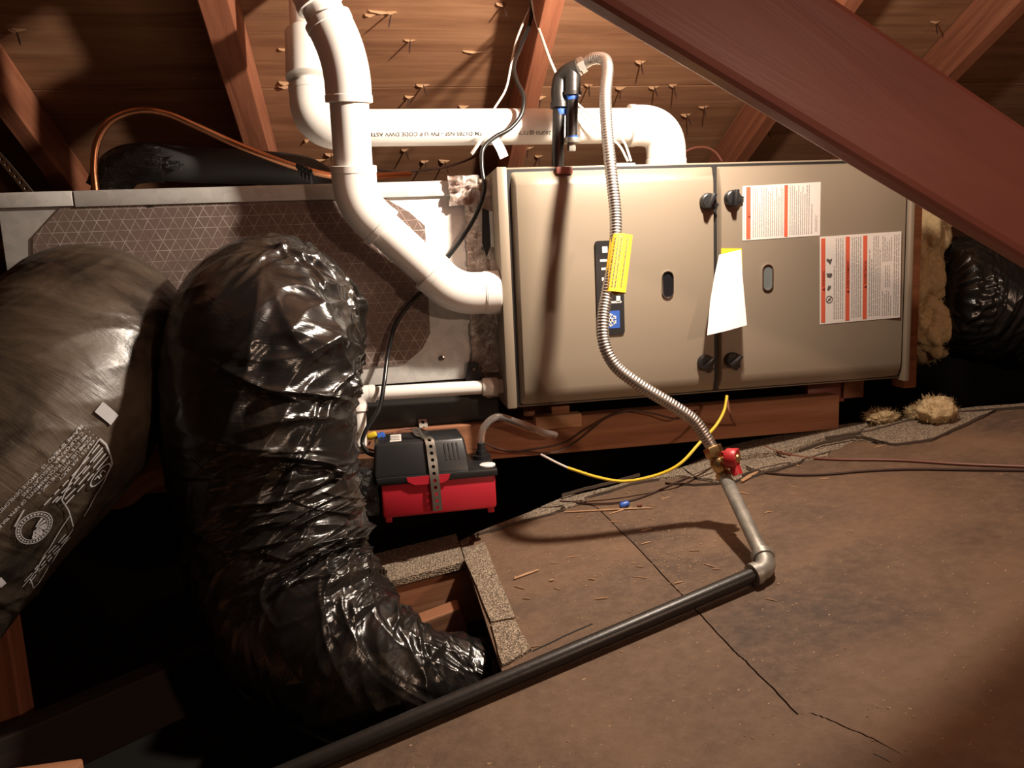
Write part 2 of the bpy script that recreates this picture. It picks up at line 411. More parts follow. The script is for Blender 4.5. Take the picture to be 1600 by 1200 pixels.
# foreground diagonal brace
def at_depth(x, y, d): return CAM + ray(x, y)*d
b0, b1 = at_depth(915, -142, .80), at_depth(1690, 354, 1.03)
bx = (b1-b0).normalized(); bq = (at_depth(1330, 60, .89) - at_depth(1290, 160, .89)); bup = (bq - bx*bq.dot(bx)).normalized()
toward = bx.cross(bup).normalized()
if toward.dot(fwd) < 0: toward = -toward
brace = lumber('diagonal_brace', b0-bx*.28+toward*.02, b1+bx*.5+toward*.02, .038, .148, bup, 'brace', .010)
tag(brace, 'large dark red diagonal wooden brace crossing in front of the furnace', 'wood brace')

# ------------------------------------------------------------------ old roof deck = floor
FS = 0.15
FA = P(1240, 710, -0.02); fn_ = Vector((-FS, 0, 1)).normalized()
def F(x, y, h=0.0): return plane_hit(x, y, fn_, FA + fn_*h)
def fl(X, Y, h=0.0): return Vector((X, Y, FA.z + FS*(X-FA.x))) + fn_*h
def onfloor(p, h=0.0): return fl(p.x, p.y, h)
floor = struct('floor', fl(.3, -.5))
seam = [(932, 792), (1000, 860), (1063, 927), (1096, 962), (1140, 1010), (1158, 1027), (1166, 1034), (1200, 1068), (1247, 1117)]
crk = [(1268, 1114), (1290, 1122), (1330, 1140), (1362, 1153)]
seamF = [F(*q) for q in seam + crk]
seamE = [F(1420, 1185), fl(.27, -2.2)]
torn = [(748, 836), (775, 830), (815, 816), (850, 805), (880, 797), (915, 780), (950, 772), (985, 758), (1030, 750), (1065, 747), (1100, 752), (1135, 757)]
tornR = [(1135, 757), (1180, 743), (1240, 728), (1262, 718), (1290, 709), (1335, 689), (1362, 692), (1396, 697), (1440, 692), (1460, 688), (1515, 664), (1556, 643), (1600, 639), (1680, 627)]
g = .0012
def deck(name, pts, top, th, material): return MB().prism([p + fn_*top for p in pts], -fn_*th).build(name, material, floor, sharp=25)
def jag(pts, a, seed, n=5):
    rr = random.Random(seed); out = []
    for p, q in zip(pts[:-1], pts[1:]):
        for j in range(n):
            t = j/n; out.append(p.lerp(q, t) + Vector((rr.uniform(-a, a), rr.uniform(-a, a), 0))*(1 if j else .3))
    return [onfloor(p, 0) for p in out + [pts[-1]]]
tF = jag([F(*q) for q in torn], .005, 1); tR = jag([F(*q) for q in tornR], .005, 2)
hole_r = [F(726, 876), F(786, 1052)]
xh = (hole_r[0].x + hole_r[1].x)/2
yh1, yh0 = F(726, 876).y, F(788, 1050).y
xl = -.33
left = tF[:] + [F(1135, 757)]
i_s = min(range(len(tF)), key=lambda i: (tF[i]-seamF[0]).length)
G = Vector((g, 0, 0))
front = -2.2
leftpanel = [onfloor(p) for p in tF[:i_s+1]] + [p-G for p in jag(seamF, .0008, 5)] + seamE + [fl(xl, front), F(508, 1185), F(640, 1125), F(788, 1060), fl(xh, yh1)]
deck('floor_panel', leftpanel, 0, .014, 'floor')
rightpanel = [p+G for p in reversed(jag(seamF, .0008, 5))] + tF[i_s+1:] + tR + [fl(2.6, tR[-1].y), fl(2.6, front)] + seamE[::-1]
deck('floor_panel', rightpanel, 0, .014, 'floor')
# narrow sheathing strip behind the hole, with the shingles left on it
deck('floor_strip', [fl(-.36, yh1+.004), fl(xh-.002, yh1+.004), fl(xh-.002, .02), fl(-.36, .02)], -.004, .012, 'shingle')
# shingle layers showing along the torn far edge
far = [(735, 832), (880, 772), (950, 757), (1000, 742), (1060, 727), (1110, 706), (1150, 690), (1200, 685), (1260, 672), (1340, 656), (1420, 645), (1500, 634), (1600, 625), (1690, 612)]
fF = jag([F(*q) for q in far], .004, 8)
deck('shingle', fF + [fl(1.3, -.25), fl(xh, -.25), fl(xh, -.02)], -.006, .012, 'shingle')
for poly, h in ((((985, 752), (1040, 742), (1090, 725), (1120, 706), (1140, 718), (1130, 752), (1098, 750), (1062, 745), (1020, 751)), .004),
                (((1120, 705), (1160, 694), (1235, 680), (1330, 664), (1362, 662), (1345, 675), (1290, 686), (1240, 705), (1150, 716)), .0045),
                (((1372, 690), (1345, 681), (1350, 672), (1400, 661), (1480, 648), (1552, 643), (1512, 661), (1458, 686), (1400, 695)), .003),
                (((1165, 730), (1215, 722), (1270, 703), (1298, 706), (1294, 714), (1230, 727), (1190, 738)), .0035),
                (((878, 790), (905, 778), (930, 768), (925, 778), (906, 786), (884, 796)), .003)):
    mb = MB().prism([p + fn_*h for p in jag([F(*q) for q in poly] + [F(*poly[0])], .002, int(h*1e5), 4)[:-1]], -fn_*(h+.005)); mb.build('shingle', 'shingle', floor, sharp=25)
for poly in (((726, 876), (738, 858), (757, 850), (806, 968), (768, 975)), ((768, 978), (806, 971), (830, 1018), (786, 1043))):
    mb = MB().prism([p + fn_*.004 for p in jag([F(*q) for q in poly] + [F(*poly[0])], .0012, 11, 4)[:-1]], -fn_*.0035); mb.build('shingle', 'shingle', floor, sharp=25)
# hairline cracks and cuts: thin raised dark lips of felt
def crack(pts, wd=.0016):
    q = [F(*p) for p in pts]; q = jag(q, .0012, len(pts)+int(pts[0][0]), 4)
    a = [p + Vector((0, wd/2, 0)) + fn_*.0006 for p in q]; b2 = [p - Vector((0, wd/2, 0)) + fn_*.0006 for p in q]
    MB().prism(a + b2[::-1], -fn_*.001).build('crack', 'dark', floor)
def crack2(pts, wd):
    q = jag([F(*p) for p in pts], .0025, int(pts[0][0]), 4); a = [p + Vector((0, wd/2, 0)) + fn_*.0052 for p in q]; b2 = [p - Vector((0, wd/2*random.Random(i).uniform(.3, 1.3), 0)) + fn_*.0052 for i, p in enumerate(q)]
    MB().prism(a + b2[::-1], -fn_*.006).build('felt_lip', 'felt_edge', floor)
crack([(1365, 1178), (1391, 1191)], .0022)
crack([(832, 1018), (880, 995), (926, 975)], .003); crack([(880, 797), (905, 790), (925, 775)], .002)
for q, w_ in (([(745, 838), (800, 822), (860, 806), (884, 797)], .004), ([(915, 781), (985, 759), (1030, 751)], .004), ([(878, 776), (905, 768), (950, 757), (1000, 743)], .003), ([(1135, 758), (1185, 744), (1240, 729), (1262, 719), (1296, 709)], .004), ([(1062, 731), (1090, 750), (1125, 738)], .004),
              ([(1250, 706), (1285, 694), (1330, 685), (1352, 686), (1372, 692), (1398, 697), (1440, 692), (1460, 688)], .004), ([(1460, 688), (1515, 664), (1556, 643)], .003), ([(1290, 686), (1360, 676), (1420, 660), (1500, 646), (1600, 638)], .004), ([(1040, 757), (1085, 760), (1130, 757)], .003), ([(1160, 745), (1200, 732), (1235, 726)], .003)): crack2(q, w_)
# wood joists seen in the hole and under it
lumber('hole', fl(-.40, yh1+.028, -.07), fl(xh+.15, yh1+.028, -.07), .04, .10, (0, 0, 1), 'joist').name = 'deck_joist'
tag(bpy.data.objects['deck_joist'], 'orange-lit joist along the back of the hole in the old roof', 'joist')
o = lumber('deck_joist', P(600, 1010, -.17)-Vector((.12, 0, .03)), P(705, 968, -.17)+Vector((.02, 0, .004)), .04, .05, (0, 0, 1), 'joist')
tag(o, 'lower red-brown joist inside the hole beside the duct end', 'joist')
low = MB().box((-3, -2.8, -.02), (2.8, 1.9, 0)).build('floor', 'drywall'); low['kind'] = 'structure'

# ------------------------------------------------------------------ furnace
FWd, FHt, FDp = .838, .4445, .70
def fz(x, y, Y=-.02): q = P(x, y, Y); return q
furn = thing('gas_furnace', 'tan horizontal gas furnace with two doors, black knobs and warning labels', 'furnace', (FWd/2, FDp/2, ZO))
cab = MB(); t = .003
cab.box((.001, .0, ZO), (FWd-.001, FDp, ZO+FHt), .002)
cab.build('cabinet', 'furnace', furn)
lip = MB().box((0, -.012, ZO), (.019, .004, ZO+FHt), .0025); lip.build('side_flange', 'furnace', furn)
lip = MB().box((FWd-.012, -.022, ZO-.004), (FWd, .004, ZO+FHt), .0025); lip.build('side_flange', 'furnace', furn)
def pillow(x0, x1, z0, z1, ml, mr, mb_, mt, yb, bulge):
    def axis(a, b2, l, r):
        q = [a] + list(np.linspace(a+.001, a+l, 9)) + list(np.linspace(a+l, b2-r, 10))[1:-1] + list(np.linspace(b2-r, b2-.001, 9)) + [b2]; return q
    xs, zs = axis(x0, x1, ml, mr), axis(z0, z1, mb_, mt); vs = []; fs = []
    sm = lambda t: 0 if t <= 0 else 1 if t >= 1 else math.sin(t*math.pi/2)**.8
    for z in zs:
        for x in xs:
            h = sm((x-x0-.002)/ml)*sm((x1-.002-x)/mr)*sm((z-z0-.004)/mb_)*sm((z1-.006-z)/mt)
            vs.append((x, yb - bulge*h, z))
    n = len(xs)
    for i in range(len(zs)-1):
        for j in range(n-1): fs.append((i*n+j, i*n+j+1, i*n+n+j+1, i*n+n+j))
    mm = MB().add(vs, fs); k = len(zs)
    ring = [j for j in range(n)] + [i*n+n-1 for i in range(1, k)] + [(k-1)*n+j for j in range(n-2, -1, -1)] + [i*n for i in range(k-2, 0, -1)]
    b0_ = len(mm.v); mm.v += [(mm.v[i][0], yb+.012, mm.v[i][2]) for i in ring]; r = len(ring)
    mm.f += [(ring[i], ring[(i+1) % r], b0_+(i+1) % r, b0_+i) for i in range(r)]
    return mm
xs_ = P(1120, 430, -.015).x
pillow(.024, xs_-.0022, ZO+.002, ZO+FHt-.003, .010, .006, .034, .032, -.006, .015).build('door', 'furnace', furn, sharp=50)
pillow(xs_+.0022, FWd-.0135, ZO+.002, ZO+FHt-.003, .006, .004, .034, .010, -.006, .015).build('door', 'furnace', furn, sharp=50)
MB().box((.02, -.007, ZO+.004), (FWd-.014, .002, ZO+FHt-.004)).build('door_gap', 'dark', furn)
YF = -.0213
EX, EZ = Vector((1, 0, 0)), Vector((0, 0, 1))
def knob(px, py, ang, lab=None):
    c = P(px, py, YF); mb = MB(); r = .0155
    mb.lathe(c, c+Vector((0, -.012, 0)), [(0, r), (.55, r), (.9, r*.93), (1, r*.8)], 28)
    k = mb.build('knob', 'black_plastic', furn, sharp=30)
    rot = Matrix.Translation(c) @ Matrix.Rotation(ang, 4, 'Y')
    MB().box((-.004, -.024, -r*.95), (.004, -.010, r*.95), .0015, rot).build('knob_grip', 'black_plastic', k)
    mb = MB(); mb.prism([rot @ Vector(v) for v in ((r*.6, -.001, -.009), (r*1.45, -.001, -.006), (r*1.35, -.001, .0), (r*1.45, -.001, .004), (r*.6, -.001, .008))], Vector((0, -.005, 0))); mb.build('knob_tab', 'black_plastic', k)
knob(1105, 315, .5); knob(1143, 310, .1); knob(1101, 566, .9); knob(1143, 562, .9)
def stadium(c, wd, ht, n=10):
    out = []
    for sgn, z in ((1, ht/2-wd/2), (-1, -(ht/2-wd/2))):
        for j in range(n+1):
            a = (0 if sgn > 0 else math.pi) + math.pi*j/n; out.append(c + Vector((math.cos(a)*wd/2, 0, z+math.sin(a)*wd/2)))
    return out
for px, py, gm in ((1043, 445, 'glass_dark'), (1199, 434, 'sight_grey')):
    c = P(px, py, YF); o1 = stadium(c + Vector((0, .001, 0)), .023, .052); i1 = stadium(c + Vector((0, .001, 0)), .0185, .0475)
    mb = MB(); n = len(o1); ov = Vector((0, -.004, 0))
    mb.add(o1 + [p+ov for p in o1] + [p+ov for p in i1] + i1, [(i+a*n, (i+1) % n+a*n, (i+1) % n+(a+1)*n, i+(a+1)*n) for a in range(3) for i in range(n)])
    bz = mb.build('sight_window_bezel', 'chrome', furn)
    MB().prism([p+Vector((0, -.0003, 0)) for p in i1], Vector((0, -.0012, 0))).build('sight_glass', gm, bz)
# badge
def rrect(x0, y0, x1, y1, r, Y, n=5):
    a, b2 = P(x0, y1, Y), P(x1, y0, Y); xa, xb, za, zb = a.x, b2.x, a.z, b2.z; out = []
    for cx, cz, s in ((xb-r, zb-r, 0), (xa+r, zb-r, 1), (xa+r, za+r, 2), (xb-r, za+r, 3)):
        for j in range(n+1):
            an = (s + j/n)*math.pi/2; out.append(Vector((cx+r*math.cos(an), Y, cz+r*math.sin(an))))
    return out
bd = MB().prism(rrect(933, 375, 972, 524, .005, YF+.001), Vector((0, -.004, 0))).build('badge', 'black_plastic', furn)
MB().prism(rrect(938, 485, 968, 514, .001, YF-.0032), Vector((0, -.0006, 0))).build('badge_square', 'blue_plastic', bd)
mb = MB(); c = P(954, 500, YF-.0042)
for a in range(6):
    an = a*math.pi/3 + math.pi/6; d = Vector((math.cos(an), 0, math.sin(an))); q = Vector((-d.z, 0, d.x)); Lr = .0125
    mb.prism([c+q*.0014, c+d*Lr+q*.0014, c+d*Lr-q*.0014, c-q*.0014], Vector((0, -.0003, 0)))
    for sg in (1, -1):
        e = (d + q*sg*1.1).normalized(); s0 = c+d*Lr*.55; pe = Vector((-e.z, 0, e.x))
        mb.prism([s0+pe*.001, s0+e*.0055+pe*.001, s0+e*.0055-pe*.001, s0-pe*.001], Vector((0, -.0003, 0)))
mb.build('snowflake', 'label_white', bd)
for px, py, w_, h_ in ((945, 390, 8, 10), (943, 407, 11, 4), (944, 420, 9, 4), (945, 436, 9, 6), (962, 458, 12, 5), (962, 472, 18, 4), (966, 467, 6, 10)):
    MB().prism(rrect(px-w_/2, py-h_/2, px+w_/2, py+h_/2, .0008, YF-.0032, 2), Vector((0, -.0004, 0))).build('badge_lettering', 'label_white', bd)
# warning labels: sheets with rotated printing
def sheet(x0, y0, x1, y1): return P(x0, y1, YF), P(x1, y0, YF)
def label_sheet(quad, bars, columns, icons=(), heads=()):
    A = P(*quad[3], YF); B = P(*quad[2], YF); D = P(*quad[0], YF)     # bottom-left, bottom-right, top-left
    ex, ez = B-A, D-A; pt = lambda u, v, o=0: A + ex*u + ez*v + Vector((0, -.0004-o, 0))
    L = MB().prism([pt(0, 0, -.0006), pt(1, 0, -.0006), pt(1, 1, -.0006), pt(0, 1, -.0006)], Vector((0, -.0008, 0))).build('warning_label', 'label_white', furn)
    q = lambda u0, u1, v0, v1, o=.0006: mb.prism([pt(u0, v0, o), pt(u1, v0, o), pt(u1, v1, o), pt(u0, v1, o)], Vector((0, -.00012, 0)))
    for u0, u1 in bars:
        mb = MB(); q(u0, u1, .02, .98); mb.build('label_bar', 'label_red', L)
    rr = random.Random(int(quad[0][0])); mb = MB()
    for u0, u1, v0, v1, step in columns:
        u = u0
        while u < u1:
            v = v0
            ve = v1 - (rr.random()*.35*(v1-v0) if rr.random() < .35 else 0)
            while v < ve:
                ln = rr.uniform(.02, .075); q(u, u+step*.42, v, min(v+ln, ve)); v += ln+rr.uniform(.006, .016)
            u += step
    mb.build('label_text', 'ink_grey', L)['kind'] = 'stuff'
    if heads:
        for body, u, v, hgt, ln in heads:       # reads upwards
            mb = MB()
            eu = -ex.normalized(); ev = ez.normalized()
            o_ = pt(u, v, .0008); put_text(mb, body, o_, ev, eu, hgt, ln, .012)
            mb.build('label_heading', 'ink_red', L)
    if icons:
        for u, v, kind in icons:
            mb = MB(); c = pt(u, v, .0007); r = .0075
            if kind == 'ring':
                for j in range(20):
                    a, b2 = 2*math.pi*j/20, 2*math.pi*(j+1)/20; e = lambda t, k_: c + Vector((math.cos(t)*r*k_, 0, math.sin(t)*r*k_))
                    mb.add([e(a, 1), e(b2, 1), e(b2, .78), e(a, .78)], [(0, 1, 2, 3)])
                e = Vector((.7, 0, .7)); p_ = Vector((-.7, 0, .7)); mb.add([c-e*r+p_*.0008, c+e*r+p_*.0008, c+e*r-p_*.0008, c-e*r-p_*.0008], [(0, 1, 2, 3)])
                mb.prism([c+Vector(v_)*r for v_ in ((-.4, 0, -.3), (.4, 0, -.3), (.2, 0, .4), (-.2, 0, .2))], Vector((0, -.0001, 0)))
            else:
                n = 5 + kind; rr3 = random.Random(kind+40)
                mb.prism([c + Vector((math.cos(j*2*math.pi/(2*n)+kind), 0, math.sin(j*2*math.pi/(2*n)+kind)))*r*rr3.uniform(.3, 1.05) for j in range(2*n)], Vector((0, -.0001, 0)))
            mb.build('label_icon', 'ink', L)
label_sheet(((1160, 291), (1281, 284), (1281, 368), (1160, 376)), ((.045, .10), (.53, .575)),
            ((.015, .035, .05, .95, .02), (.13, .47, .05, .95, .027), (.485, .52, .05, .95, .02), (.60, .86, .05, .96, .027), (.88, .9, .05, .6, .03), (.93, .96, .08, .42, .012)),
            heads=(('\u25b2 !', .092, .40, .006, None),))
label_sheet(((1281, 370), (1411, 361), (1406, 496), (1281, 507)), ((.012, .062), (.31, .36), (.525, .575)),
            ((.165, .29, .05, .97, .026), (.385, .505, .05, .97, .026), (.60, .74, .05, .97, .026), (.765, .885, .04, .33, .026), (.80, .87, .37, .62, .024), (.765, .885, .67, .97, .026), (.91, .98, .03, .97, .026)),
            icons=((.112, .72, 0), (.112, .56, 1), (.112, .42, 2), (.112, .28, 'ring')),
            heads=(('\u25b2 WARNING', .056, .38, .0075, .040), ('\u25b2 AVERTISSEMENT', .356, .33, .0075, .064), ('\u25b2 ADVERTENCIA', .571, .37, .0075, .056)))
# manual hanging between the doors
man = thing('manual_sheet', 'white folded paper with yellow top hung over the furnace door seam', 'paper', P(1136, 522, -.03))
yb = -.028
quadp = [(1124, 398), (1158, 390), (1160, 430), (1167, 508), (1135, 517), (1105, 524), (1110, 470), (1117, 430)]
mb = MB(); mb.prism([P(x, y, yb-.048*((y-390)/130)) for x, y in quadp], Vector((0, .0012, 0))); mb.build('paper', 'paper', man)
mb = MB(); mb.prism([P(x, y, yb+.0015) for x, y in ((1127, 388), (1159, 388), (1160, 420), (1126, 424))], Vector((0, .0008, 0))); mb.build('yellow_cover', 'yellow_tag', man)
# things on the furnace's lower edge
# ------------------------------------------------------------------ coil cabinet
YC = .078
zt, zb_ = P(740, 285, YC).z, P(640, 598, YC).z
xl_, xr_ = P(4, 380, YC).x, -.030
coil = thing('coil_cabinet', 'grey galvanized coil cabinet with foil-faced panel left of the furnace', 'coil cabinet', ((xl_+xr_)/2, YC+.25, zb_))
MB().box((xl_, YC, zb_), (xr_, YC+.5, zt), .002).build('cabinet', 'galv', coil)
MB().box((xl_-.006, YC-.008, zt-.022), (P(118, 310, YC).x-.003, YC+.003, zt+.004), .0015).build('top_flange', 'galv', coil)
MB().box((P(118, 310, YC).x, YC-.008, zt-.024), (xr_-.02, YC+.003, zt+.004), .0015).build('top_flange', 'galv', coil)
oct_ = [(98, 322), (598, 308), (640, 332), (664, 353), (672, 520), (660, 545), (633, 568), (545, 576), (300, 592), (110, 592), (54, 545), (52, 372)]
MB().prism([P(x, y, YC-.0005) for x, y in oct_], Vector((0, -.003, 0))).build('foil_panel', 'foil_panel', coil)
for px, py in ((543, 590), (238, 320), (560, 300), (690, 560)):
    c = P(px, py, YC-.001); MB().lathe(c, c+Vector((0, -.006, 0)), [(0, .006), (.4, .006), (.5, .004), (1, .0035)], 12).build('screw', 'chrome', coil)
c0, c1 = P(728, 597, YC-.012), P(750, 566, YC-.012)
br = MB().prism([P(x, y, YC-.012) for x, y in ((728, 598), (732, 566), (748, 566), (752, 598))], Vector((0, .012, 0))).build('corner_bracket', 'black_plastic', coil)
c = P(740, 577, YC-.012); MB().lathe(c, c+Vector((0, -.004, 0)), [(0, .004), (1, .003)], 10).build('screw', 'chrome', br)
# foil taped joint
ft = thing('foil_joint', 'crumpled foil tape sealing the gap between coil cabinet and furnace', 'foil tape', (-.02, .2, zb_))
rr = random.Random(5)
def crumple(x0, x1, z0, z1, Y, amp, nx, nz, seed):
    rr = random.Random(seed); vs = []; fs = []
    for i in range(nz+1):
        for j in range(nx+1): vs.append((x0+(x1-x0)*j/nx + rr.uniform(-.002, .002), Y+rr.uniform(-amp, amp), z0+(z1-z0)*i/nz))
    for i in range(nz):
        for j in range(nx): a = i*(nx+1)+j; fs.append((a, a+1, a+nx+2, a+nx+1))
    k = len(vs); mm = MB().add(vs, fs); mm.add([(v[0], v[1]+.002, v[2]) for v in vs], [tuple(reversed(f)) for f in fs]); return mm
crumple(-.052, .001, zb_+.01, zt-.002, YC-.006, .004, 6, 46, 1).build('foil_strip', 'foil', ft, sharp=20)
crumple(-.030, .003, ZO+.01, ZO+FHt-.01, .075, .004, 4, 40, 2).build('foil_strip', 'foil', ft, sharp=20)
crumple(P(700, 300, YC).x, P(748, 300, YC).x, P(720, 322, YC).z, P(720, 276, YC).z, YC-.016, .008, 8, 7, 3).build('foil_patch', 'foil', ft, sharp=15)
mb = MB().prism([P(x, y, .065) for x, y in ((753, 325), (765, 330), (766, 385), (760, 402), (753, 380))], Vector((0, -.004, 0))); mb.build('gasket', 'rubber', ft)
mb = MB().prism([P(x, y, .062) for x, y in ((764, 330), (769, 330), (772, 386), (767, 386))], Vector((0, -.004, 0))); mb.build('metal_clip', 'galv', ft)

# ------------------------------------------------------------------ supports under the cabinets
a, b2 = P(560, 640, .10), P(775, 640, .10)
rail = MB().box((a.x-.55, .08, P(650, 668, .08).z), (-.002, .5, zb_-.002), .004).build('support_rail', 'rail')
tag(rail, 'black steel support rail under the coil cabinet behind the pump', 'rail')
jz1, jz0 = P(760, 661, .06).z, P(760, 719, .06).z
js = lumber('support_joist', Vector((-.62, .08, (jz0+jz1)/2)), Vector((.735, .08, (jz0+jz1)/2)), .04, jz1-jz0, (0, 0, 1), 'joist')
tag(js, 'long reddish joist carrying the furnace, behind the red pump', 'joist')
for q, lab, mt_ in (((838, 909, 646, 672, .028), 'pale block nailed to the joist face under the furnace', 'pale_wood'), ((862, 890, 633, 648, .045), 'small reddish shim between the wood block and furnace underside', 'joist')):
    a, b2 = P(q[0], q[3], q[4]), P(q[1], q[2], q[4])
    o = MB().box((a.x, q[4], a.z), (b2.x, q[4]+.03, min(b2.z, ZO-.001)), .002).build('wood_block', mt_); tag(o, lab, 'wood block')
a, b2 = P(1262, 632, .1), P(1320, 596, .1)
o = MB().box((a.x, .1, a.z), (b2.x, .16, min(b2.z, ZO-.002)), .002).build('wood_block', 'brace'); tag(o, 'dark wood block under the right half of the furnace', 'wood block')
for X in (.08, .79):
    o = lumber('cross_sleeper', Vector((X, .10, (jz1+ZO-.03)/2)), Vector((X, .9, (jz1+ZO-.03)/2)), .06, .045, (0, 0, 1), 'joist')
    tag(o, 'timber sleeper below the furnace near its %s end' % ('left' if X < .4 else 'right'), 'sleeper')
o = MB().box((P(1421, 500, .02).x, .03, P(1425, 606, .03).z), (P(1433, 500, .03).x+.004, .07, P(1425, 300, .03).z), .002).build('trim_1', 'joist'); o['kind'] = 'structure'

# ------------------------------------------------------------------ ducts
def duct_fn(path, rad, amp, seed, ns, nt, creases=0, neck=-1.0, side=0.0):
    pts = spline(path, .004); cum = [0]
    for p, q in zip(pts[:-1], pts[1:]): cum.append(cum[-1]+(q-p).length)
    L = cum[-1]; S = np.linspace(0, L, ns)
    px = np.array([[p.x, p.y, p.z] for p in pts]); C = np.stack([np.interp(S, cum, px[:, i]) for i in range(3)], 1)
    fr = frames([Vector(c) for c in C]); A = np.array([f[1] for f in fr]); B = np.array([f[2] for f in fr])
    R = np.interp(S/L, [r[0] for r in rad], [r[1] for r in rad])
    if len(R) > 20:
        kk = np.ones(15)/15; R = np.convolve(np.pad(R, 7, 'edge'), kk, 'valid')
    th = np.linspace(0, 2*np.pi, nt, endpoint=False)
    SS, TH = np.meshgrid(S, th, indexing='ij')
    u, v = SS*1.0, TH/(2*np.pi)
    warp = vnoise(u*9, v*6, 512, 6, seed)*2-1
    w2 = vnoise(u*4, v*3, 512, 3, seed+9)*2-1
    rg = np.random.default_rng(seed+77); h = np.zeros_like(SS); rm = float(R.mean()); ds = L/(ns-1); dth = 2*np.pi/nt
    for k_ in range(int(creases)):
        cs = rg.uniform(0, L); ct = rg.uniform(0, 2*np.pi); ln = rg.uniform(.03, .13); an = rg.normal(.30, .42)*(1 if math.sin(ct+seed) > -.6 else -1)
        wd = rg.uniform(.0025, .0085); a_ = amp*rg.uniform(.25, 1.0)*(ln/.06)**.5; cv_ = rg.normal(0, 4.0)
        hs = int((ln*abs(math.sin(an))+.03)/ds)+2; ht = int((ln+.03)/rm/dth)+2
        i0 = int(cs/ds); ii = np.arange(max(0, i0-hs), min(ns, i0+hs)); jj = np.arange(int(ct/dth)-ht, int(ct/dth)+ht)
        if len(ii) < 3 or len(jj) >= nt: continue
        du = (ii*ds-cs)[:, None]; dv = ((jj*dth-ct)*rm)[None]
        al = dv*math.cos(an)+du*math.sin(an); ac = -dv*math.sin(an)+du*math.cos(an)-cv_*al*al
        tp = np.clip(1-(al/ln)**2, 0, 1)
        hh = a_*tp*(np.exp(-np.abs(ac)/wd) - .55*np.exp(-((ac-2.1*wd)/(1.6*wd))**2))
        J = jj % nt; h[np.ix_(ii, J)] += hh
    dn_ = A[:, None, :]*np.cos(TH)[..., None] + B[:, None, :]*np.sin(TH)[..., None]
    h = h*np.clip(.5+side*(dn_ @ np.array(RGT)), .22, 1)
    h = h + (vnoise(u*6+warp*.5, v*4, 512, 4, seed+21)-.5)*amp*.9 + (vnoise(u*15+warp, v*7, 512, 7, seed+22)-.5)*amp*.5
    pl_ = np.clip(1-np.abs(SS-neck)/.045, 0, 1)
    h = h + pl_*(.0045*np.abs(np.sin(TH*17+warp*4+SS*30))-.004) + np.where(SS < neck-.02, .003*np.sin(TH*23+warp*5), 0)
    mask = 1
    RR = R[:, None] + h*np.minimum(1, (R[:, None]/.125)**1.5)
    pos = C[:, None, :] + A[:, None, :]*(np.cos(TH)*RR)[..., None] + B[:, None, :]*(np.sin(TH)*RR)[..., None]
    return dict(pos=pos, S=S, th=th, L=L, C=C, A=A, B=B, RR=RR, R=R)
def duct_mesh(d, name, material, parent):
    ns, nt = d['pos'].shape[:2]; mb = MB(); mb.v = [tuple(p) for p in d['pos'].reshape(-1, 3)]
    i, j = np.meshgrid(np.arange(ns-1), np.arange(nt), indexing='ij'); a = i*nt+j; b_ = i*nt+(j+1) % nt
    mb.f = [tuple(q) for q in np.stack([a, b_, b_+nt, a+nt], -1).reshape(-1, 4).tolist()]
    c = len(mb.v); mb.v += [tuple(d['C'][0]), tuple(d['C'][-1])]
    mb.f += [(c, (j+1) % nt, j) for j in range(nt)] + [(c+1, (ns-1)*nt+j, (ns-1)*nt+(j+1) % nt) for j in range(nt)]
    uv = np.stack(np.broadcast_arrays(d['S'][:, None], np.abs(d['th'][None]/np.pi-1)*d['R'].mean()*math.pi), -1).reshape(-1, 2)
    uv = np.concatenate([uv, [[0, 0], [d['L'], 0]]])
    return mb.build(name, material, parent, sharp=180, uv=uv)
def surf(d, s, th, off=.0):
    i = int(np.clip(np.searchsorted(d['S'], s), 1, len(d['S'])-2)); th = th % (2*math.pi); nt = len(d['th'])
    t = (s-d['S'][i-1])/(d['S'][i]-d['S'][i-1]); C = d['C'][i-1]*(1-t)+d['C'][i]*t
    j = th/(2*math.pi)*nt; j0 = int(j) % nt
    r = max(d['RR'][i-1, j0], d['RR'][i, (j0+1) % nt], d['RR'][i, j0], d['RR'][i-1, (j0+1) % nt]) + off
    return Vector(C + d['A'][i]*math.cos(th)*r + d['B'][i]*math.sin(th)*r)
def find_theta(d, s, target):
    i = int(np.clip(np.searchsorted(d['S'], s), 1, len(d['S'])-2)); v = np.array(target)-d['C'][i]
    return math.atan2(v @ d['B'][i], v @ d['A'][i])

dl = thing('flexible_duct', 'dusty black flexible duct with white printing at the left edge', 'duct', P(40, 900, -.3), 'black flexible ducts')
q0 = P(168, 505, YC); q1 = P(438, 500, YC)
dpath = [q0-Vector((0, .012, 0)), q0-Vector((0, .07, 0)), P(138, 545, -.12), P(70, 655, -.24), P(-72, 806, -.32), P(-222, 990, -.38), P(-360, 1170, -.44)]
DL = duct_fn(dpath, [(0, .128), (.05, .128), (.085, .118), (.12, .138), (.18, .152), (.3, .157), (.45, .148), (.6, .143), (1, .14)], .0024, 11, 430, 300, 520, .085)
duct_mesh(DL, 'duct_film', 'duct_dusty', dl)
dm = thing('flexible_duct', 'black flexible duct with crinkled film bending down into the roof hole', 'duct', P(450, 1100, -.4), 'black flexible ducts')
mpath = [q1-Vector((0, .012, 0)), q1-Vector((0, .07, 0)), P(424, 508, -.10), P(411, 560, -.19), P(407, 640, -.22), P(413, 730, -.23), P(428, 830, -.25), P(458, 930, -.29), P(520, 1010, -.35), P(620, 1068, -.40), P(720, 1082, -.40), P(800, 1088, -.40)]
DM = duct_fn(mpath, [(0, .122), (.04, .124), (.06, .115), (.09, .134), (.14, .146), (.2, .150), (.35, .142), (.55, .132), (.68, .127), (.78, .108), (.88, .082), (1, .07)], .0062, 23, 640, 340, 900, .085, .9)
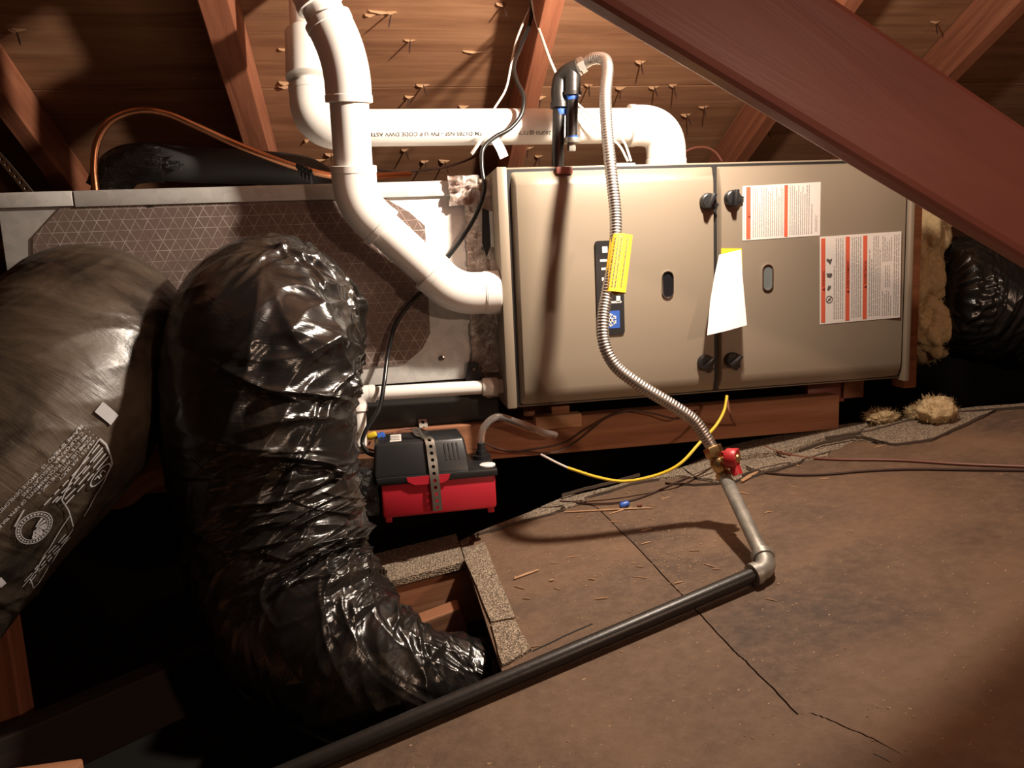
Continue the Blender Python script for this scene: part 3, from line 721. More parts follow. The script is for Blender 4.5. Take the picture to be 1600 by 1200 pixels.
duct_mesh(DM, 'duct_film', 'duct', dm)
dr = thing('flexible_duct', 'black flexible duct with exposed yellow fiberglass at the right behind the furnace', 'duct', P(1530, 600, .25), 'black flexible ducts')
rpath = [P(1462, 462, .30), P(1500, 465, .30), P(1580, 476, .28), P(1680, 500, .25), P(1820, 540, .2)]
DR = duct_fn(rpath, [(0, .128), (.06, .145), (.2, .156), (.5, .162), (1, .165)], .006, 35, 260, 220, 400, .03)
duct_mesh(DR, 'duct_film', 'duct', dr)
# tape collars where the ducts are strapped to the panel
for d_, root, s0 in ((DL, dl, .10), (DM, dm, .09)):
    pass
# printing on the left duct
def px_to_sth(d, px, py):
    best = None
    q = d['pos']; rel = q - np.array(CAM); dep = rel @ np.array(fwd)
    u = 800 + F_PX*(rel @ np.array(RGT))/dep; v = 600 - F_PX*(rel @ np.array(UPV))/dep
    dist = (u-px)**2+(v-py)**2 + np.where(dep > (d['C']-np.array(CAM))[:, None, :] @ np.array(fwd), 1e6, 0)
    i, j = np.unravel_index(np.argmin(dist), dist.shape); return d['S'][i], d['th'][j]
def duct_text(d, lines, parent):
    for body, (px, py), size, ln in lines:
        mb = MB()
        s0, t0 = px_to_sth(d, px, py); r = .155
        # reads along +s; up = towards the lower right of the photo
        s1, t1 = px_to_sth(d, px+12, py+9)
        sg = 1 if ((t1-t0+math.pi) % (2*math.pi)-math.pi) > 0 else -1
        put_text(mb, body, None, None, None, size, ln, .01, fn=lambda x, y: surf(d, s0+x, t0+sg*y/r, .003))
        mb.build('duct_print', 'print_white', parent, sharp=180)
lines = [('\u2022 CLASS I AIR DUCT', (147, 680), .0058, .046), ('\u2022 COMPLIES WITH THE UMC &', (141.5, 676), .0058, .068), ('\u2022 MEETS THE REQUIREMENTS OF NFPA 90A AND 90B', (136, 671), .0058, .140),
         ('\u2022 CALIFORNIA REGULATIONS', (130.5, 667), .0058, .078), ('FLAME SPREAD 25   SMOKE DEVELOPED 50 MAX', (125, 663), .0058, .128)]
duct_text(DL, lines, dl)
mb = MB(); rr = random.Random(4)
def duct_line(d, pts, wd, mb):
    st = [px_to_sth(d, *p) for p in pts]
    for (s0, t0), (s1, t1) in zip(st[:-1], st[1:]):
        dt = (t1-t0+math.pi) % (2*math.pi)-math.pi; n = max(2, int(math.hypot(s1-s0, dt*.155)/.006)); L = math.hypot(s1-s0, dt*.155)+1e-6
        ns_, nt_ = -dt*.155/L*wd/2, (s1-s0)/L*wd/2/.155; vs = []
        for i in range(n+1):
            t = i/n; vs += [surf(d, s0+(s1-s0)*t+ns_, t0+dt*t+nt_, .003), surf(d, s0+(s1-s0)*t-ns_, t0+dt*t-nt_, .003)]
        mb.add(vs, [(2*i, 2*i+1, 2*i+3, 2*i+2) for i in range(n)])
duct_line(DL, [(153, 684), (164, 692), (171, 708), (172, 724), (160, 752), (144, 780), (128, 806)], .0014, mb)
duct_line(DL, [(153, 684), (130, 716), (108, 752), (94, 779), (104, 794), (110, 808), (112, 822)], .0014, mb)
duct_line(DL, [(108, 804), (80, 846), (54, 888), (44, 903), (50, 918), (62, 902), (88, 862), (112, 826)], .0014, mb)
for k_ in range(5):                                   # fine print of the boxed panel, and of the strip
    x0, y0 = 155+k_*3.0, 694+k_*5
    a_, b_ = px_to_sth(DL, x0, y0); 
    s0 = a_
    while s0 < a_+.068-.005*k_:
        ln = rr.uniform(.006, .016); L = ln
        mb.add([surf(DL, s0, b_, .003), surf(DL, s0+L, b_, .003), surf(DL, s0+L, b_+.012, .003), surf(DL, s0, b_+.012, .003)], [(0, 1, 2, 3)]); s0 += ln+.004
for k_ in range(3):
    a_, b_ = px_to_sth(DL, 100+k_*4, 834+k_*2); s0 = a_
    while s0 < a_+.075:
        ln = rr.uniform(.006, .016)
        mb.add([surf(DL, s0, b_, .003), surf(DL, s0+ln, b_, .003), surf(DL, s0+ln, b_+.012, .003), surf(DL, s0, b_+.012, .003)], [(0, 1, 2, 3)]); s0 += ln+.004
mb.build('duct_print', 'print_white', dl, sharp=180)['kind'] = 'stuff'
# round council seal and oval mark
def seal(px, py, r, mb, inner=True):
    s0, t0 = px_to_sth(DL, px, py); e = lambda a, k_: surf(DL, s0+math.sin(a)*r*k_, t0+math.cos(a)*r*k_/.155, .003)
    ring = lambda k0, k1, a0=0, a1=2*math.pi, n=36: mb.add(sum([[e(a0+(a1-a0)*j/n, k0), e(a0+(a1-a0)*j/n, k1)] for j in range(n+1)], []), [(2*j, 2*j+1, 2*j+3, 2*j+2) for j in range(n)])
    ring(1, .95); ring(.74, .70)
    for j in range(30): a = 2*math.pi*j/30; ring(.90, .79, a, a+.13, 2)
    for j in range(7):
        a = 2.2+j*.42; ring(.66, .12, a, a+.27, 3)
    return s0, t0
mb = MB(); s0, t0 = seal(52, 824, .0225, mb)
s1, t1 = px_to_sth(DL, 62, 832); sg = 1 if ((t1-t0+math.pi) % (2*math.pi)-math.pi) > 0 else -1
put_text(mb, 'adc', None, None, None, .014, .02, .03, fn=lambda x, y: surf(DL, s0-.010+x, t0+sg*(y+.006)/.155, .0034))
mb.build('duct_seal', 'print_white', dl, sharp=180)
mb = MB(); s0, t0 = px_to_sth(DL, 156, 740)
for k0, k1 in ((1, .88),):
    e = lambda a, k_: surf(DL, s0+math.sin(a)*.013*k_, t0+math.cos(a)*.008*k_/.155, .003)
    mb.add(sum([[e(2*math.pi*j/30, k0), e(2*math.pi*j/30, k1)] for j in range(31)], []), [(2*j, 2*j+1, 2*j+3, 2*j+2) for j in range(30)])
put_text(mb, 'UL', None, None, None, .009, .012, .02, fn=lambda x, y: surf(DL, s0-.006+x, t0+sg*(y-.003)/.155, .003))
mb.build('duct_seal', 'print_white', dl, sharp=180)
for q, w_ in (([(153, 635), (176, 657)], .0085), ([(37, 795), (20, 822)], .002), ([(-4, 905), (4, 912)], .007)):
    mb = MB(); duct_line(DL, q, w_, mb); mb.build('duct_print', 'print_white', dl, sharp=180)

# ------------------------------------------------------------------ plastic vent pipes
def arc_corner(p, d1, d2, leg, n=12):
    """points of a smooth bend from p-d1*leg to p+d2*leg"""
    a, b2 = p-d1*leg, p+d2*leg; out = []
    for i in range(n+1):
        t = i/n; q = a.lerp(p, t).lerp(p.lerp(b2, t), t)
        out.append(q)
    return out
def pipe_run(root, pts, R, material, legs, fit_r=1.17, skip=(), straight='pipe', elbow='elbow', hub=.024):
    pts = [Vector(p) for p in pts]; k = len(pts); cut = []
    for i in range(1, k-1):
        d1 = (pts[i]-pts[i-1]).normalized(); d2 = (pts[i+1]-pts[i]).normalized(); leg = legs[i-1]
        path = arc_corner(pts[i], d1, d2, leg); a, b2 = path[0], path[-1]
        full = [a-d1*hub] + path + [b2+d2*hub]
        mb = MB(); rr = [R*fit_r]+[R*(fit_r-.03)]*0 + [R*fit_r]*len(path) + [R*fit_r]; mb.tube(full, rr, 28)
        e = mb.build(elbow, material, root, sharp=40)
        for q, d in ((a-d1*hub, d1), (b2+d2*hub, -d2)):
            MB().lathe(q - d*.001, q+d*.012, [(0, R*(fit_r-.02)), (.06, R*(fit_r+.035)), (.9, R*(fit_r+.035)), (1, R*fit_r)], 28).build('hub_rim', material, e)
        cut.append((a, b2))
    s = pts[0]
    for i in range(k-1):
        e = cut[i][0] if i < k-2 else pts[-1]
        if (e-s).length > .004: MB().lathe(s, e, [(0, R), (1, R)], 28).build(straight, material, root, sharp=40)
        if i < k-2: s = cut[i][1]
vi = thing('intake_vent_pipe', 'white plastic vent pipe running diagonally in front of the coil cabinet', 'pipe', P(760, 455, .05))
pts = [Vector((.004, .024, P(765, 457, .024).z)), P(712, 460, .024), P(556, 318, .005), P(541, 92, -.03), P(478, -40, -.02), P(470, -120, .0)]
pipe_run(vi, pts, .0335, 'pvc', (.040, .040, .045, .03))
c = pts[0]; MB().lathe(c+Vector((-.034, 0, 0)), c+Vector((-.004, 0, 0)), [(0, .0385), (.1, .041), (.95, .041), (1, .039)], 28).build('coupling', 'pvc', vi)
ve = thing('exhaust_vent_pipe', 'white plastic vent pipe lying along the furnace top with upside-down printing', 'pipe', P(1040, 245, .13))
ye = .14
pts = [P(1040, 262, ye), P(1040, 196, ye), P(488, 203, ye), P(478, -60, .20)]
pts[0] = Vector((pts[1].x, ye, ZO+FHt+.002)); pts[2].z = P(540, 200, ye).z
pipe_run(ve, pts, .0345, 'pvc', (.055, .055))
c = pts[0]; MB().lathe(c, c+Vector((0, 0, .012)), [(0, .047), (.8, .047), (1, .044)], 28).build('roof_flange', 'pvc', ve)
h0, h1 = P(482, 125, ye), P(480, 52, .165)
MB().lathe(h0, h1, [(0, .0385), (.02, .0415), (.98, .0415), (1, .039)], 28).build('coupling', 'pvc', ve)
# printing, upside down, on the front of the exhaust pipe
A = P(880, 196, ye); ax = (P(560, 202, ye)-A).normalized(); cz = pts[1].z
def pipe_text(body, px0, length, size):
    x0 = P(px0, 205, ye-.034).x; zc = (P(px0, 198, ye).z)
    mb = MB()
    def fn(x, y):
        t = (pts[1].x - (x0 - x))/(pts[1].x-pts[2].x); z0 = pts[1].z + (pts[2].z-pts[1].z)*t; y0 = pts[1].y
        a = math.radians(-30) - (y-size*.35)/.0345
        return Vector((x0-x, y0-math.cos(a)*.0349, z0+math.sin(a)*.0349))
    put_text(mb, body, None, None, None, size, length, .005, fn=fn); mb.build('pipe_print', 'pvc_print', ve, sharp=180)
pipe_text('280PSI @73\u00b0F', 862, .066, .0105)
pipe_text('ASTM-D1785 NSF - PW U P CODE DWV ASTM-D2', 765, .25, .0105)
# condensate drain
cdn = thing('condensate_drain', 'thin white plastic drain pipe running from furnace to the pump', 'pipe', P(562, 700, .04))
yd = .045
pts = [Vector((.003, yd, P(775, 604, yd).z)), P(560, 616, yd), P(563, 708, yd-.01)]
pipe_run(cdn, pts, .0133, 'pvc', (.019,), 1.25, hub=.012)
c = pts[0]; d = (pts[1]-pts[0]).normalized(); MB().lathe(c+d*.012, c+d*.042, [(0, .0165), (.06, .0178), (.9, .0178), (1, .0165)], 24).build('coupling', 'pvc', cdn)

# ------------------------------------------------------------------ condensate pump
yp = -.085
pa, pb = P(593, 808, yp), P(779, 799, yp)
x0, x1, zb = pa.x, pb.x, (pa.z+pb.z)/2
ztop = (P(592, 752, yp).z + P(779, 737, yp).z)/2
pump = thing('condensate_pump', 'red condensate pump with black lid hung under the coil cabinet', 'pump', ((x0+x1)/2, yp+.06, zb))
dp = .125
MB().box((x0+.006, yp+.002, zb), (x1-.002, yp+dp, ztop), .006).build('tank', 'red_plastic', pump)
MB().box((x0-.001, yp-.003, ztop-.008), (x1+.002, yp+dp+.004, ztop+.006), .003).build('lid', 'black_plastic', pump)
xm0, xm1 = P(636, 760, yp).x, P(704, 750, yp).x
MB().prism([Vector((x, yp-.004, z)) for x, z in ((xm0, ztop+.004), (xm1, ztop+.004), (xm1-.004, ztop-.006), (xm1-.014, ztop-.011), (xm0+.014, ztop-.011), (xm0+.002, ztop-.004))], Vector((0, .006, 0))).build('tank_tab', 'red_plastic', pump)
for fx, fy in ((x0+.01, yp+.01), (x1-.018, yp+.01), (x1-.018, yp+dp-.02), (x0+.01, yp+dp-.02)): MB().box((fx, fy, zb-.010), (fx+.012, fy+.012, zb+.002), .002).build('foot', 'red_plastic', pump)
mx0, mx1 = x0-.006, x0+(x1-x0)*.79
zc = ztop+.004; hh = .058
mc = MB(); bq = [Vector(v) for v in ((mx0, yp+.002, zc), (mx1, yp+.002, zc), (mx1, yp+dp, zc), (mx0, yp+dp, zc))]
tq = [Vector(v) for v in ((mx0+.006, yp+.026, zc+hh), (mx1-.008, yp+.030, zc+hh), (mx1-.010, yp+dp-.012, zc+hh), (mx0+.006, yp+dp-.012, zc+hh))]
mq = [b_.lerp(t_, .80) for b_, t_ in zip(bq, tq)]; mq = [q + (q - (bq[0]+bq[2])/2).normalized()*.004*Vector((1, 1, 0)).length*0 for q in mq]
bm = bmesh.new(); vv = [bm.verts.new(v) for v in bq+tq]
for f in ((0, 1, 2, 3), (4, 5, 6, 7), (0, 1, 5, 4), (1, 2, 6, 5), (2, 3, 7, 6), (3, 0, 4, 7)): bm.faces.new([vv[i] for i in f])
bmesh.ops.recalc_face_normals(bm, faces=bm.faces); bmesh.ops.bevel(bm, geom=bm.edges[:], offset=.006, segments=3, affect='EDGES', profile=.5); bm.verts.index_update()
mc.add([v.co for v in bm.verts], [[v.index for v in f.verts] for f in bm.faces]); bm.free()
mcov = mc.build('motor_cover', 'black_plastic', pump)
nf = (bq[1]-bq[0]).cross(tq[0]-bq[0]).normalized(); nf = nf if nf.y < 0 else -nf
def frontp(u, v, o=.0): return bq[0].lerp(bq[1], u).lerp(tq[0].lerp(tq[1], u), v) + nf*o
for i in range(4):
    u = .76+i*.045; MB().prism([frontp(u, .38, .0004), frontp(u+.017, .38, .0004), frontp(u+.017, .86, .0004), frontp(u, .86, .0004)], nf*.0006).build('vent_slot', 'dark', mcov)
def topp(u, v, o=.0006): return tq[0].lerp(tq[1], u).lerp(tq[3].lerp(tq[2], u), v) + Vector((0, 0, o))
pl = MB().prism([topp(.17, .08), topp(.30, .08), topp(.31, .75), topp(.18, .75)], Vector((0, 0, .0005))).build('rating_label', 'label_white', mcov)
for u, v in ((.185, .2), (.185, .36), (.185, .52)): MB().prism([topp(u, v, .0013), topp(u+.1, v, .0013), topp(u+.1, v+.06, .0013), topp(u, v+.06, .0013)], Vector((0, 0, .0001))).build('label_text', 'ink', pl)
for k_, r in enumerate((.010, .016, .022)):
    c = topp(.42, .48, .0005); n = 20
    MB().add(sum([[c+Vector((math.cos(a)*r, math.sin(a)*r, 0)), c+Vector((math.cos(a)*(r+.0025), math.sin(a)*(r+.0025), .0006))] for a in [2*math.pi*j/n for j in range(n+1)]], []), [(2*j, 2*j+1, 2*j+3, 2*j+2) for j in range(n)]).build('vent_ring', 'dark', mcov)
for i in range(3): MB().box((topp(.07, 0).x+i*.007, topp(.07, .2).y, tq[0].z-.001), (topp(.07, 0).x+i*.007+.004, topp(.07, .75).y, tq[0].z+.0012)).build('vent_slot', 'dark', mcov)
# right end of the lid: round cap, check valve
c = P(762, 724, yp+.02); c.z = ztop+.006; c.y = yp+.024
MB().lathe(c, c+Vector((0, 0, .003)), [(0, .0145), (.7, .0145), (1, .013)], 24).build('inlet_cap', 'white_plastic', pump)
cv = Vector((P(752, 700, yp+.08).x, yp+.08, ztop+.006))
MB().lathe(cv, cv+Vector((0, 0, .030)), [(0, .017), (.25, .017), (.26, .011), (.55, .011), (.56, .008), (1, .007)], 20).build('check_valve', 'black_plastic', pump)
# wrapped cord box on the left end
mb = MB(); mb.box((x0-.042, yp+.012, zb+.002), (x0+.004, yp+.11, ztop+.020), .010); 
MB.build(mb, 'wrapped_end', 'tape', pump)
# wire nuts and splices behind the cover
for px, py, mt_, r in ((595, 684, 'blue_plastic', .0105), (581, 681, 'yellow_wire', .007)):
    c = P(px, py, .005); MB().lathe(c+Vector((-.009, 0, -.003)), c+Vector((.009, 0, .003)), [(0, r*.5), (.3, r), (.9, r*.9), (1, r*.6)], 14).build('wire_nut', mt_, pump)
for q in ([(603, 688, .02), (625, 672, .03), (645, 671, .035), (660, 690, .0)], [(578, 690, .02), (574, 700, .0), (590, 706, -.02)]):
    MB().tube(spline(PX(q), .004), .0022, 8).build('splice_wire', 'brown_wire', pump)
# clear discharge tube
ct = MB().tube(spline([cv+Vector((0, 0, .020)), cv+Vector((0, 0, .035)), P(756, 668, yp+.08), P(775, 652, .0), P(812, 661, .01), P(850, 676, .015), P(868, 679, .03)], .004), .0068, 14).build('vinyl_tube', 'clear')
tag(ct, 'clear vinyl tube looping from the red pump toward the joist', 'tube')
# perforated hanger strap
def strap(name, label, path, wd, pitch, material, wvec):
    pts = spline(path, .0005); cum = [0]
    for p, q in zip(pts[:-1], pts[1:]): cum.append(cum[-1]+(q-p).length)
    def at(s):
        i = min(range(len(cum)), key=lambda k_: abs(cum[k_]-s)) if False else int(np.clip(np.searchsorted(cum, s), 1, len(cum)-1)); t = (s-cum[i-1])/max(cum[i]-cum[i-1], 1e-9); return pts[i-1].lerp(pts[i], t)
    mb = MB(); n = int(cum[-1]/pitch); wv = Vector(wvec).normalized()
    for c in range(n):
        sc = (c+.5)*pitch; outer = [(-.5, -.5), (0, -.5), (.5, -.5), (.5, 0), (.5, .5), (0, .5), (-.5, .5), (-.5, 0)]; vs = []
        for a_, b_ in outer: vs.append(at(sc+b_*pitch)+wv*(a_*wd))
        for a_, b_ in outer:
            an = math.atan2(b_, a_); vs.append(at(sc+math.sin(an)*pitch*.27)+wv*(math.cos(an)*pitch*.27))
        mb.add(vs, [(j, (j+1) % 8, (j+1) % 8+8, j+8) for j in range(8)])
    bm = bmesh.new(); me = bpy.data.meshes.new('x'); me.from_pydata(mb.v, [], mb.f); bm.from_mesh(me); bmesh.ops.remove_doubles(bm, verts=bm.verts, dist=1e-5)
    bmesh.ops.recalc_face_normals(bm, faces=bm.faces); bmesh.ops.solidify(bm, geom=bm.faces[:], thickness=.0009); bm.verts.index_update()
    m2 = MB().add([v.co for v in bm.verts], [[v.index for v in f.verts] for f in bm.faces]); bm.free()
    return tag(m2.build(name, material, sharp=30), label, 'strap')
sx = P(681, 780, yp-.006)
strap('perforated_strap', 'perforated steel strap wrapped over the red pump',
      [Vector((P(660, 655, .07).x, .074, P(660, 655, .074).z)), Vector((P(662, 668, .06).x, .06, P(662, 672, .06).z)), Vector((topp(.5, 1).x, yp+dp-.01, tq[0].z+.006)), Vector((topp(.52, .5).x, yp+.06, tq[0].z+.003)), Vector((sx.x-.004, yp+.026, tq[0].z+.002)),
       Vector((sx.x-.001, yp+.010, ztop+.035)), Vector((sx.x, yp-.004, ztop+.006)), Vector((sx.x+.001, yp-.007, ztop-.02)), Vector((sx.x+.002, yp-.006, zb+.02)), Vector((sx.x+.002, yp-.004, zb-.003))], .0165, .0125, 'strap', (1, 0, 0))
strap('perforated_strap', 'perforated steel strap fixed to the rafter at the left edge',
      [P(-40, 205, .2), P(5, 252, .16), P(45, 300, .15), P(60, 318, .15)], .019, .0135, 'strap', (.7, -.5, .3))

# ------------------------------------------------------------------ gas line
gl = thing('gas_supply_pipe', 'black iron gas pipe lying across the old roof with galvanized riser', 'pipe', F(1190, 905))
RP = .0107
def fpipe(px, py): q = F(px, py); return q
pL, pR = F(430, 1232), F(1203, 905)
el = P(1211, 893, pR.y); eb = onfloor(pR, RP+.006)
A0 = onfloor(pL, RP+.001)
A0 = A0 + (A0-eb)*.35
vt = P(1131, 742, -.275)
d1 = (eb-A0).normalized(); d2 = (vt-eb).normalized()
MB().lathe(A0, eb-d1*.026, [(0, RP), (1, RP)], 20).build('pipe', 'black_iron', gl)
MB().lathe(eb+d2*.026, vt, [(0, RP), (.9, RP), (.905, RP*.94), (1, RP*.9)], 20).build('riser', 'galv_pipe', gl)
path = [eb-d1*.024]+arc_corner(eb, d1, d2, .018, 10)+[eb+d2*.024]
e = MB().tube(path, RP*1.28, 20).build('elbow', 'galv_pipe', gl)
for a_, b_ in ((eb-d1*.030, eb-d1*.018), (eb+d2*.030, eb+d2*.018)): MB().lathe(a_, b_, [(0, RP*1.2), (.1, RP*1.5), (.9, RP*1.5), (1, RP*1.3)], 20).build('elbow_collar', 'galv_pipe', e)
gv = thing('gas_valve', 'brass gas shutoff valve with red lever handle on the riser', 'valve', vt)
fl0 = P(1112, 698, -.258)
dv = (fl0-vt).normalized(); Lv = (fl0-vt).length
MB().lathe(vt-dv*.004, vt+dv*Lv*.95, [(0, .0135), (.16, .0135), (.17, .010), (.3, .0125), (.5, .0145), (.66, .011), (.67, .0125), (.85, .0125), (1, .010)], 20).build('valve_body', 'brass', gv)
nut0 = vt+dv*Lv*.68; MB().lathe(nut0, nut0+dv*.016, [(0, .0145), (.1, .0155), (.9, .0155), (1, .0145)], 6).build('flare_nut', 'brass', gv)
hc = P(1143, 716, -.29); side = (RGT*.8 + Vector((0, -.6, .1))).normalized()
mid = vt+dv*Lv*.45
MB().lathe(mid, hc, [(0, .007), (1, .007)], 12).build('stem', 'brass', gv)
hb = MB().lathe(hc-side*.009, hc+side*.010, [(0, .0145), (.15, .0165), (.85, .0165), (1, .0145)], 22).build('handle_hub', 'valve_red', gv)
he = P(1153, 742, -.302); MB().tube(spline([hc, hc.lerp(he, .5), he], .004), [.0105]*2+[.0095]*20 if False else .0098, 14, flat=.75).build('handle_lever', 'valve_red', gv)
MB().lathe(hc+side*.009, hc+side*.0125, [(0, .0085), (1, .007)], 12).build('handle_screw', 'brass', hb)
for da in (1.0, 2.6):
    q = hc + (UPV*math.sin(da)+RGT*math.cos(da))*.014; MB().box((-.004, -.004, -.004), (.004, .004, .004), .001, Matrix.Translation(q)).build('handle_lug', 'valve_red', hb)
# flexible connector
fx = thing('flexible_gas_connector', 'corrugated steel gas connector curving down in front of the furnace', 'hose', fl0)
fpts = [P(911, 101, .005), P(926, 92, -.01), P(943, 92, -.03), P(949, 103, -.05), P(946, 150, -.088), P(948, 200, -.11), P(955, 270, -.135), P(962, 340, -.152), P(960, 400, -.167), P(950, 450, -.182), P(942, 500, -.197), P(945, 540, -.21), P(962, 572, -.22), P(1000, 602, -.232), P(1050, 633, -.243), P(1085, 658, -.25), P(1102, 682, -.255), fl0]
fp = spline(fpts, .00125); nn = len(fp); rr = []
for i in range(nn):
    s = i/nn
    rr.append(.0102 if s < .02 or s > .985 else .0101+.0007*math.cos(i*2*math.pi/4))
MB().tube(fp, rr, 14).build('corrugated_tube', 'steel_flex', fx, sharp=85)
tg = fp[min(range(nn), key=lambda i: (fp[i]-P(961, 372, -.16)).length)]; ta, tb = tg, P(950, 460, -.135)
# yellow tag: a folded sleeve wrapped around the connector
tc0, tc1 = P(961, 368, -.160), P(948, 458, -.185); axd = (tc1-tc0).normalized(); tw = RGT*.98; mb = MB()
prof = []
for j in range(24):
    a = 2*math.pi*j/24; prof.append((max(-.0135, min(.0135, math.cos(a)*.0145)) + (.0115 if math.cos(a) > .6 else 0), math.sin(a)*.0125 if abs(math.cos(a)) < .6 else math.sin(a)*.006))
dpth = axd.cross(tw).normalized()
sec = lambda c: [c + tw*(u+.003) + dpth*v for u, v in prof]
s0_, s1_ = sec(tc0 + RGT*.002), sec(tc1 + RGT*.004); n = 24
yt = MB().add(s0_+s1_, [(j, (j+1) % n, (j+1) % n+n, j+n) for j in range(n)] ).build('yellow_tag', 'yellow_tag', fx, sharp=50)
mb = MB(); rr_ = random.Random(8)
face = -dpth if dpth.dot(fwd) > 0 else dpth
for r_ in range(5):
    u = -.004+r_*.0052; t = .06
    while t < .92:
        ln = rr_.uniform(.02, .07) if r_ < 3 else rr_.uniform(.03, .09)
        a_ = tc0.lerp(tc1, t)+RGT*(.004+u)+face*(.0132 if u < .008 else .0085); b_ = tc0.lerp(tc1, t+ln)+RGT*(.004+u)+face*(.0132 if u < .008 else .0085)
        mb.add([a_, a_+RGT*.0016, b_+RGT*.0016, b_], [(0, 1, 2, 3)]); t += ln+.02
mb.build('tag_print', 'ink', yt)
# gas nipples on the furnace top
gp = thing('gas_manifold', 'black pipe nipples and fittings rising from the furnace top', 'pipe fitting', P(870, 258, .05))
R2 = .0115; yg = .030
ba = P(871, 262, yg); ba.z = ZO+FHt-.001; tA = P(874, 140, yg); tA2 = P(882, 120, yg-.005); tB = P(894, 112, yg-.015)
MB().lathe(ba, tA, [(0, R2), (1, R2)], 18).build('riser', 'black_iron', gp)
MB().tube(spline([tA-Vector((0, 0, .03)), tA, P(878, 122, yg), P(890, 112, yg-.012), P(903, 106, yg-.02)], .004), R2*1.35, 18).build('elbow', 'black_iron', gp)
MB().lathe(tA-Vector((0, 0, .034)), tA-Vector((0, 0, .022)), [(0, R2*1.3), (.1, R2*1.55), (.9, R2*1.55), (1, R2*1.35)], 18).build('collar', 'black_iron', gp)
dA, dB = P(894, 108, yg-.015), P(893, 236, yg-.01)
tee = MB().lathe(dA, dA.lerp(dB, .32), [(0, R2*1.35), (.85, R2*1.35), (.86, R2*1.55), (1, R2*1.5)], 18).build('tee', 'black_iron', gp)
MB().lathe(dA.lerp(dB, .3), dA.lerp(dB, .86), [(0, R2), (1, R2)], 18).build('drip_leg', 'black_iron', gp)
MB().lathe(dA.lerp(dB, .84), dA.lerp(dB, .90), [(0, R2*1.3), (.9, R2*1.35), (1, R2*1.3)], 18).build('collar', 'galv_pipe', gp)
MB().lathe(dA.lerp(dB, .90), dB, [(0, R2*.7), (.8, R2*.7), (1, R2*.6)], 6).build('plug', 'galv_pipe', gp)
q0, q1 = P(899, 108, yg-.018), P(914, 99, yg-.026)
MB().lathe(q0, q1, [(0, R2*1.2), (.35, R2*1.35), (.36, R2*1.0), (.5, R2*1.3), (.95, R2*1.25), (1, R2)], 6).build('flare_nut', 'steel_flex', gp)
for c, dd in ((tA-Vector((0, 0, .036)), .01), (dA.lerp(dB, .31), .01), (dA.lerp(dB, .82), .006)): MB().lathe(c, c+Vector((0, 0, -dd)), [(0, R2*1.12), (1, R2*1.04)], 14).build('thread_sealant', 'blue_plastic', gp)
MB().box((ba.x-.013, -.0195, ZO+FHt-.016), (ba.x+.017, .0, ZO+FHt-.003), .002).build('grommet', 'brace', gp)

# ------------------------------------------------------------------ refrigerant lines
cu = MB().tube(spline(PX([(150, 300, .2), (147, 262, .2), (152, 222, .2), (170, 192, .2), (200, 176, .2), (230, 172, .2), (262, 178, .21), (300, 194, .22), (380, 230, .23), (470, 263, .25), (530, 276, .27), (640, 272, .4)]), .006), .0068, 12).build('copper_line', 'copper')
tag(cu, 'thin copper line arching over the coil cabinet', 'copper pipe')
c = P(150, 296, .2)
sl = thing('suction_line', 'thick black insulated refrigerant line lying behind the coil cabinet top', 'refrigerant line', P(170, 300, .3))
MB().tube(spline(PX([(172, 305, .30), (180, 275, .30), (200, 258, .30), (230, 254, .30), (300, 258, .31), (400, 262, .33), (480, 272, .36), (520, 300, .42)]), .01), .036, 20).build('insulation', 'rubber', sl)
DT = duct_fn(PX([(168, 300, .30), (178, 277, .30), (196, 260, .30), (228, 254, .30), (255, 255, .305)]), [(0, .041), (1, .0395)], .003, 51, 60, 60, 60)
duct_mesh(DT, 'tape_wrap', 'tape', sl)
rr = random.Random(12)
for k_ in range(6):
    a_ = P(252+rr.uniform(-4, 4), 238+rr.uniform(0, 24), .268); b_ = a_+Vector((rr.uniform(.02, .05), -.006, rr.uniform(-.014, .006)))
    MB().prism([a_, b_, b_+Vector((-.01, 0, -.006)), a_+Vector((0, 0, -.009))], Vector((0, -.0006, .0006))).build('tape_end', 'tape', sl)
zt_ = thing('cable_tie_bundle', 'black cable ties bundling the copper line beside the vent pipe', 'cable tie', P(475, 280, .235))
for k_ in range(4):
    c = P(468+k_*6, 266+k_*3, .245); ring = [c+Vector((0, math.cos(a)*.013, math.sin(a)*.013)) for a in [2*math.pi*j/14 for j in range(15)]]
    MB().tube(ring, .0028, 6, caps=False).build('tie', 'black_plastic', zt_)
    MB().box((-.005, -.006, -.005), (.005, .004, .005), .001, Matrix.Translation(c+Vector((0, -.012, .006)))).build('tie_head', 'black_plastic', zt_)

# ------------------------------------------------------------------ cords and wires
def wire(name, label, pts, r, material, cat='wire', n=8, group=None, step=.006):
    o = MB().tube(spline(pts, step), r, n).build(name, material); return tag(o, label, cat, group)
wire('power_cord', 'black power cord hanging from the rafters to the red pump',
     PX([(832, -30, .30), (829, 30, .28), (815, 70, .22), (803, 105, .15), (808, 128, .12), (818, 150, .095), (815, 178, .085), (798, 200, .08), (772, 215, .075), (755, 232, .07), (753, 262, .06), (757, 295, .055), (744, 335, .058), (720, 375, .062), (692, 412, .066), (668, 445, .066), (640, 475, .062), (617, 510, .055), (606, 555, .05), (600, 600, .02), (592, 640, .0), (574, 668, -.01), (566, 692, -.015), (576, 708, -.03), (588, 712, -.03)]), .0042, 'cord', 'power cord', 10)
wire('hanging_wire', 'pale wire hanging from the rafter to the gas fittings', PX([(828, -20, .28), (836, 25, .27), (848, 62, .2), (860, 95, .12), (870, 118, .075)]), .0032, 'white_wire')
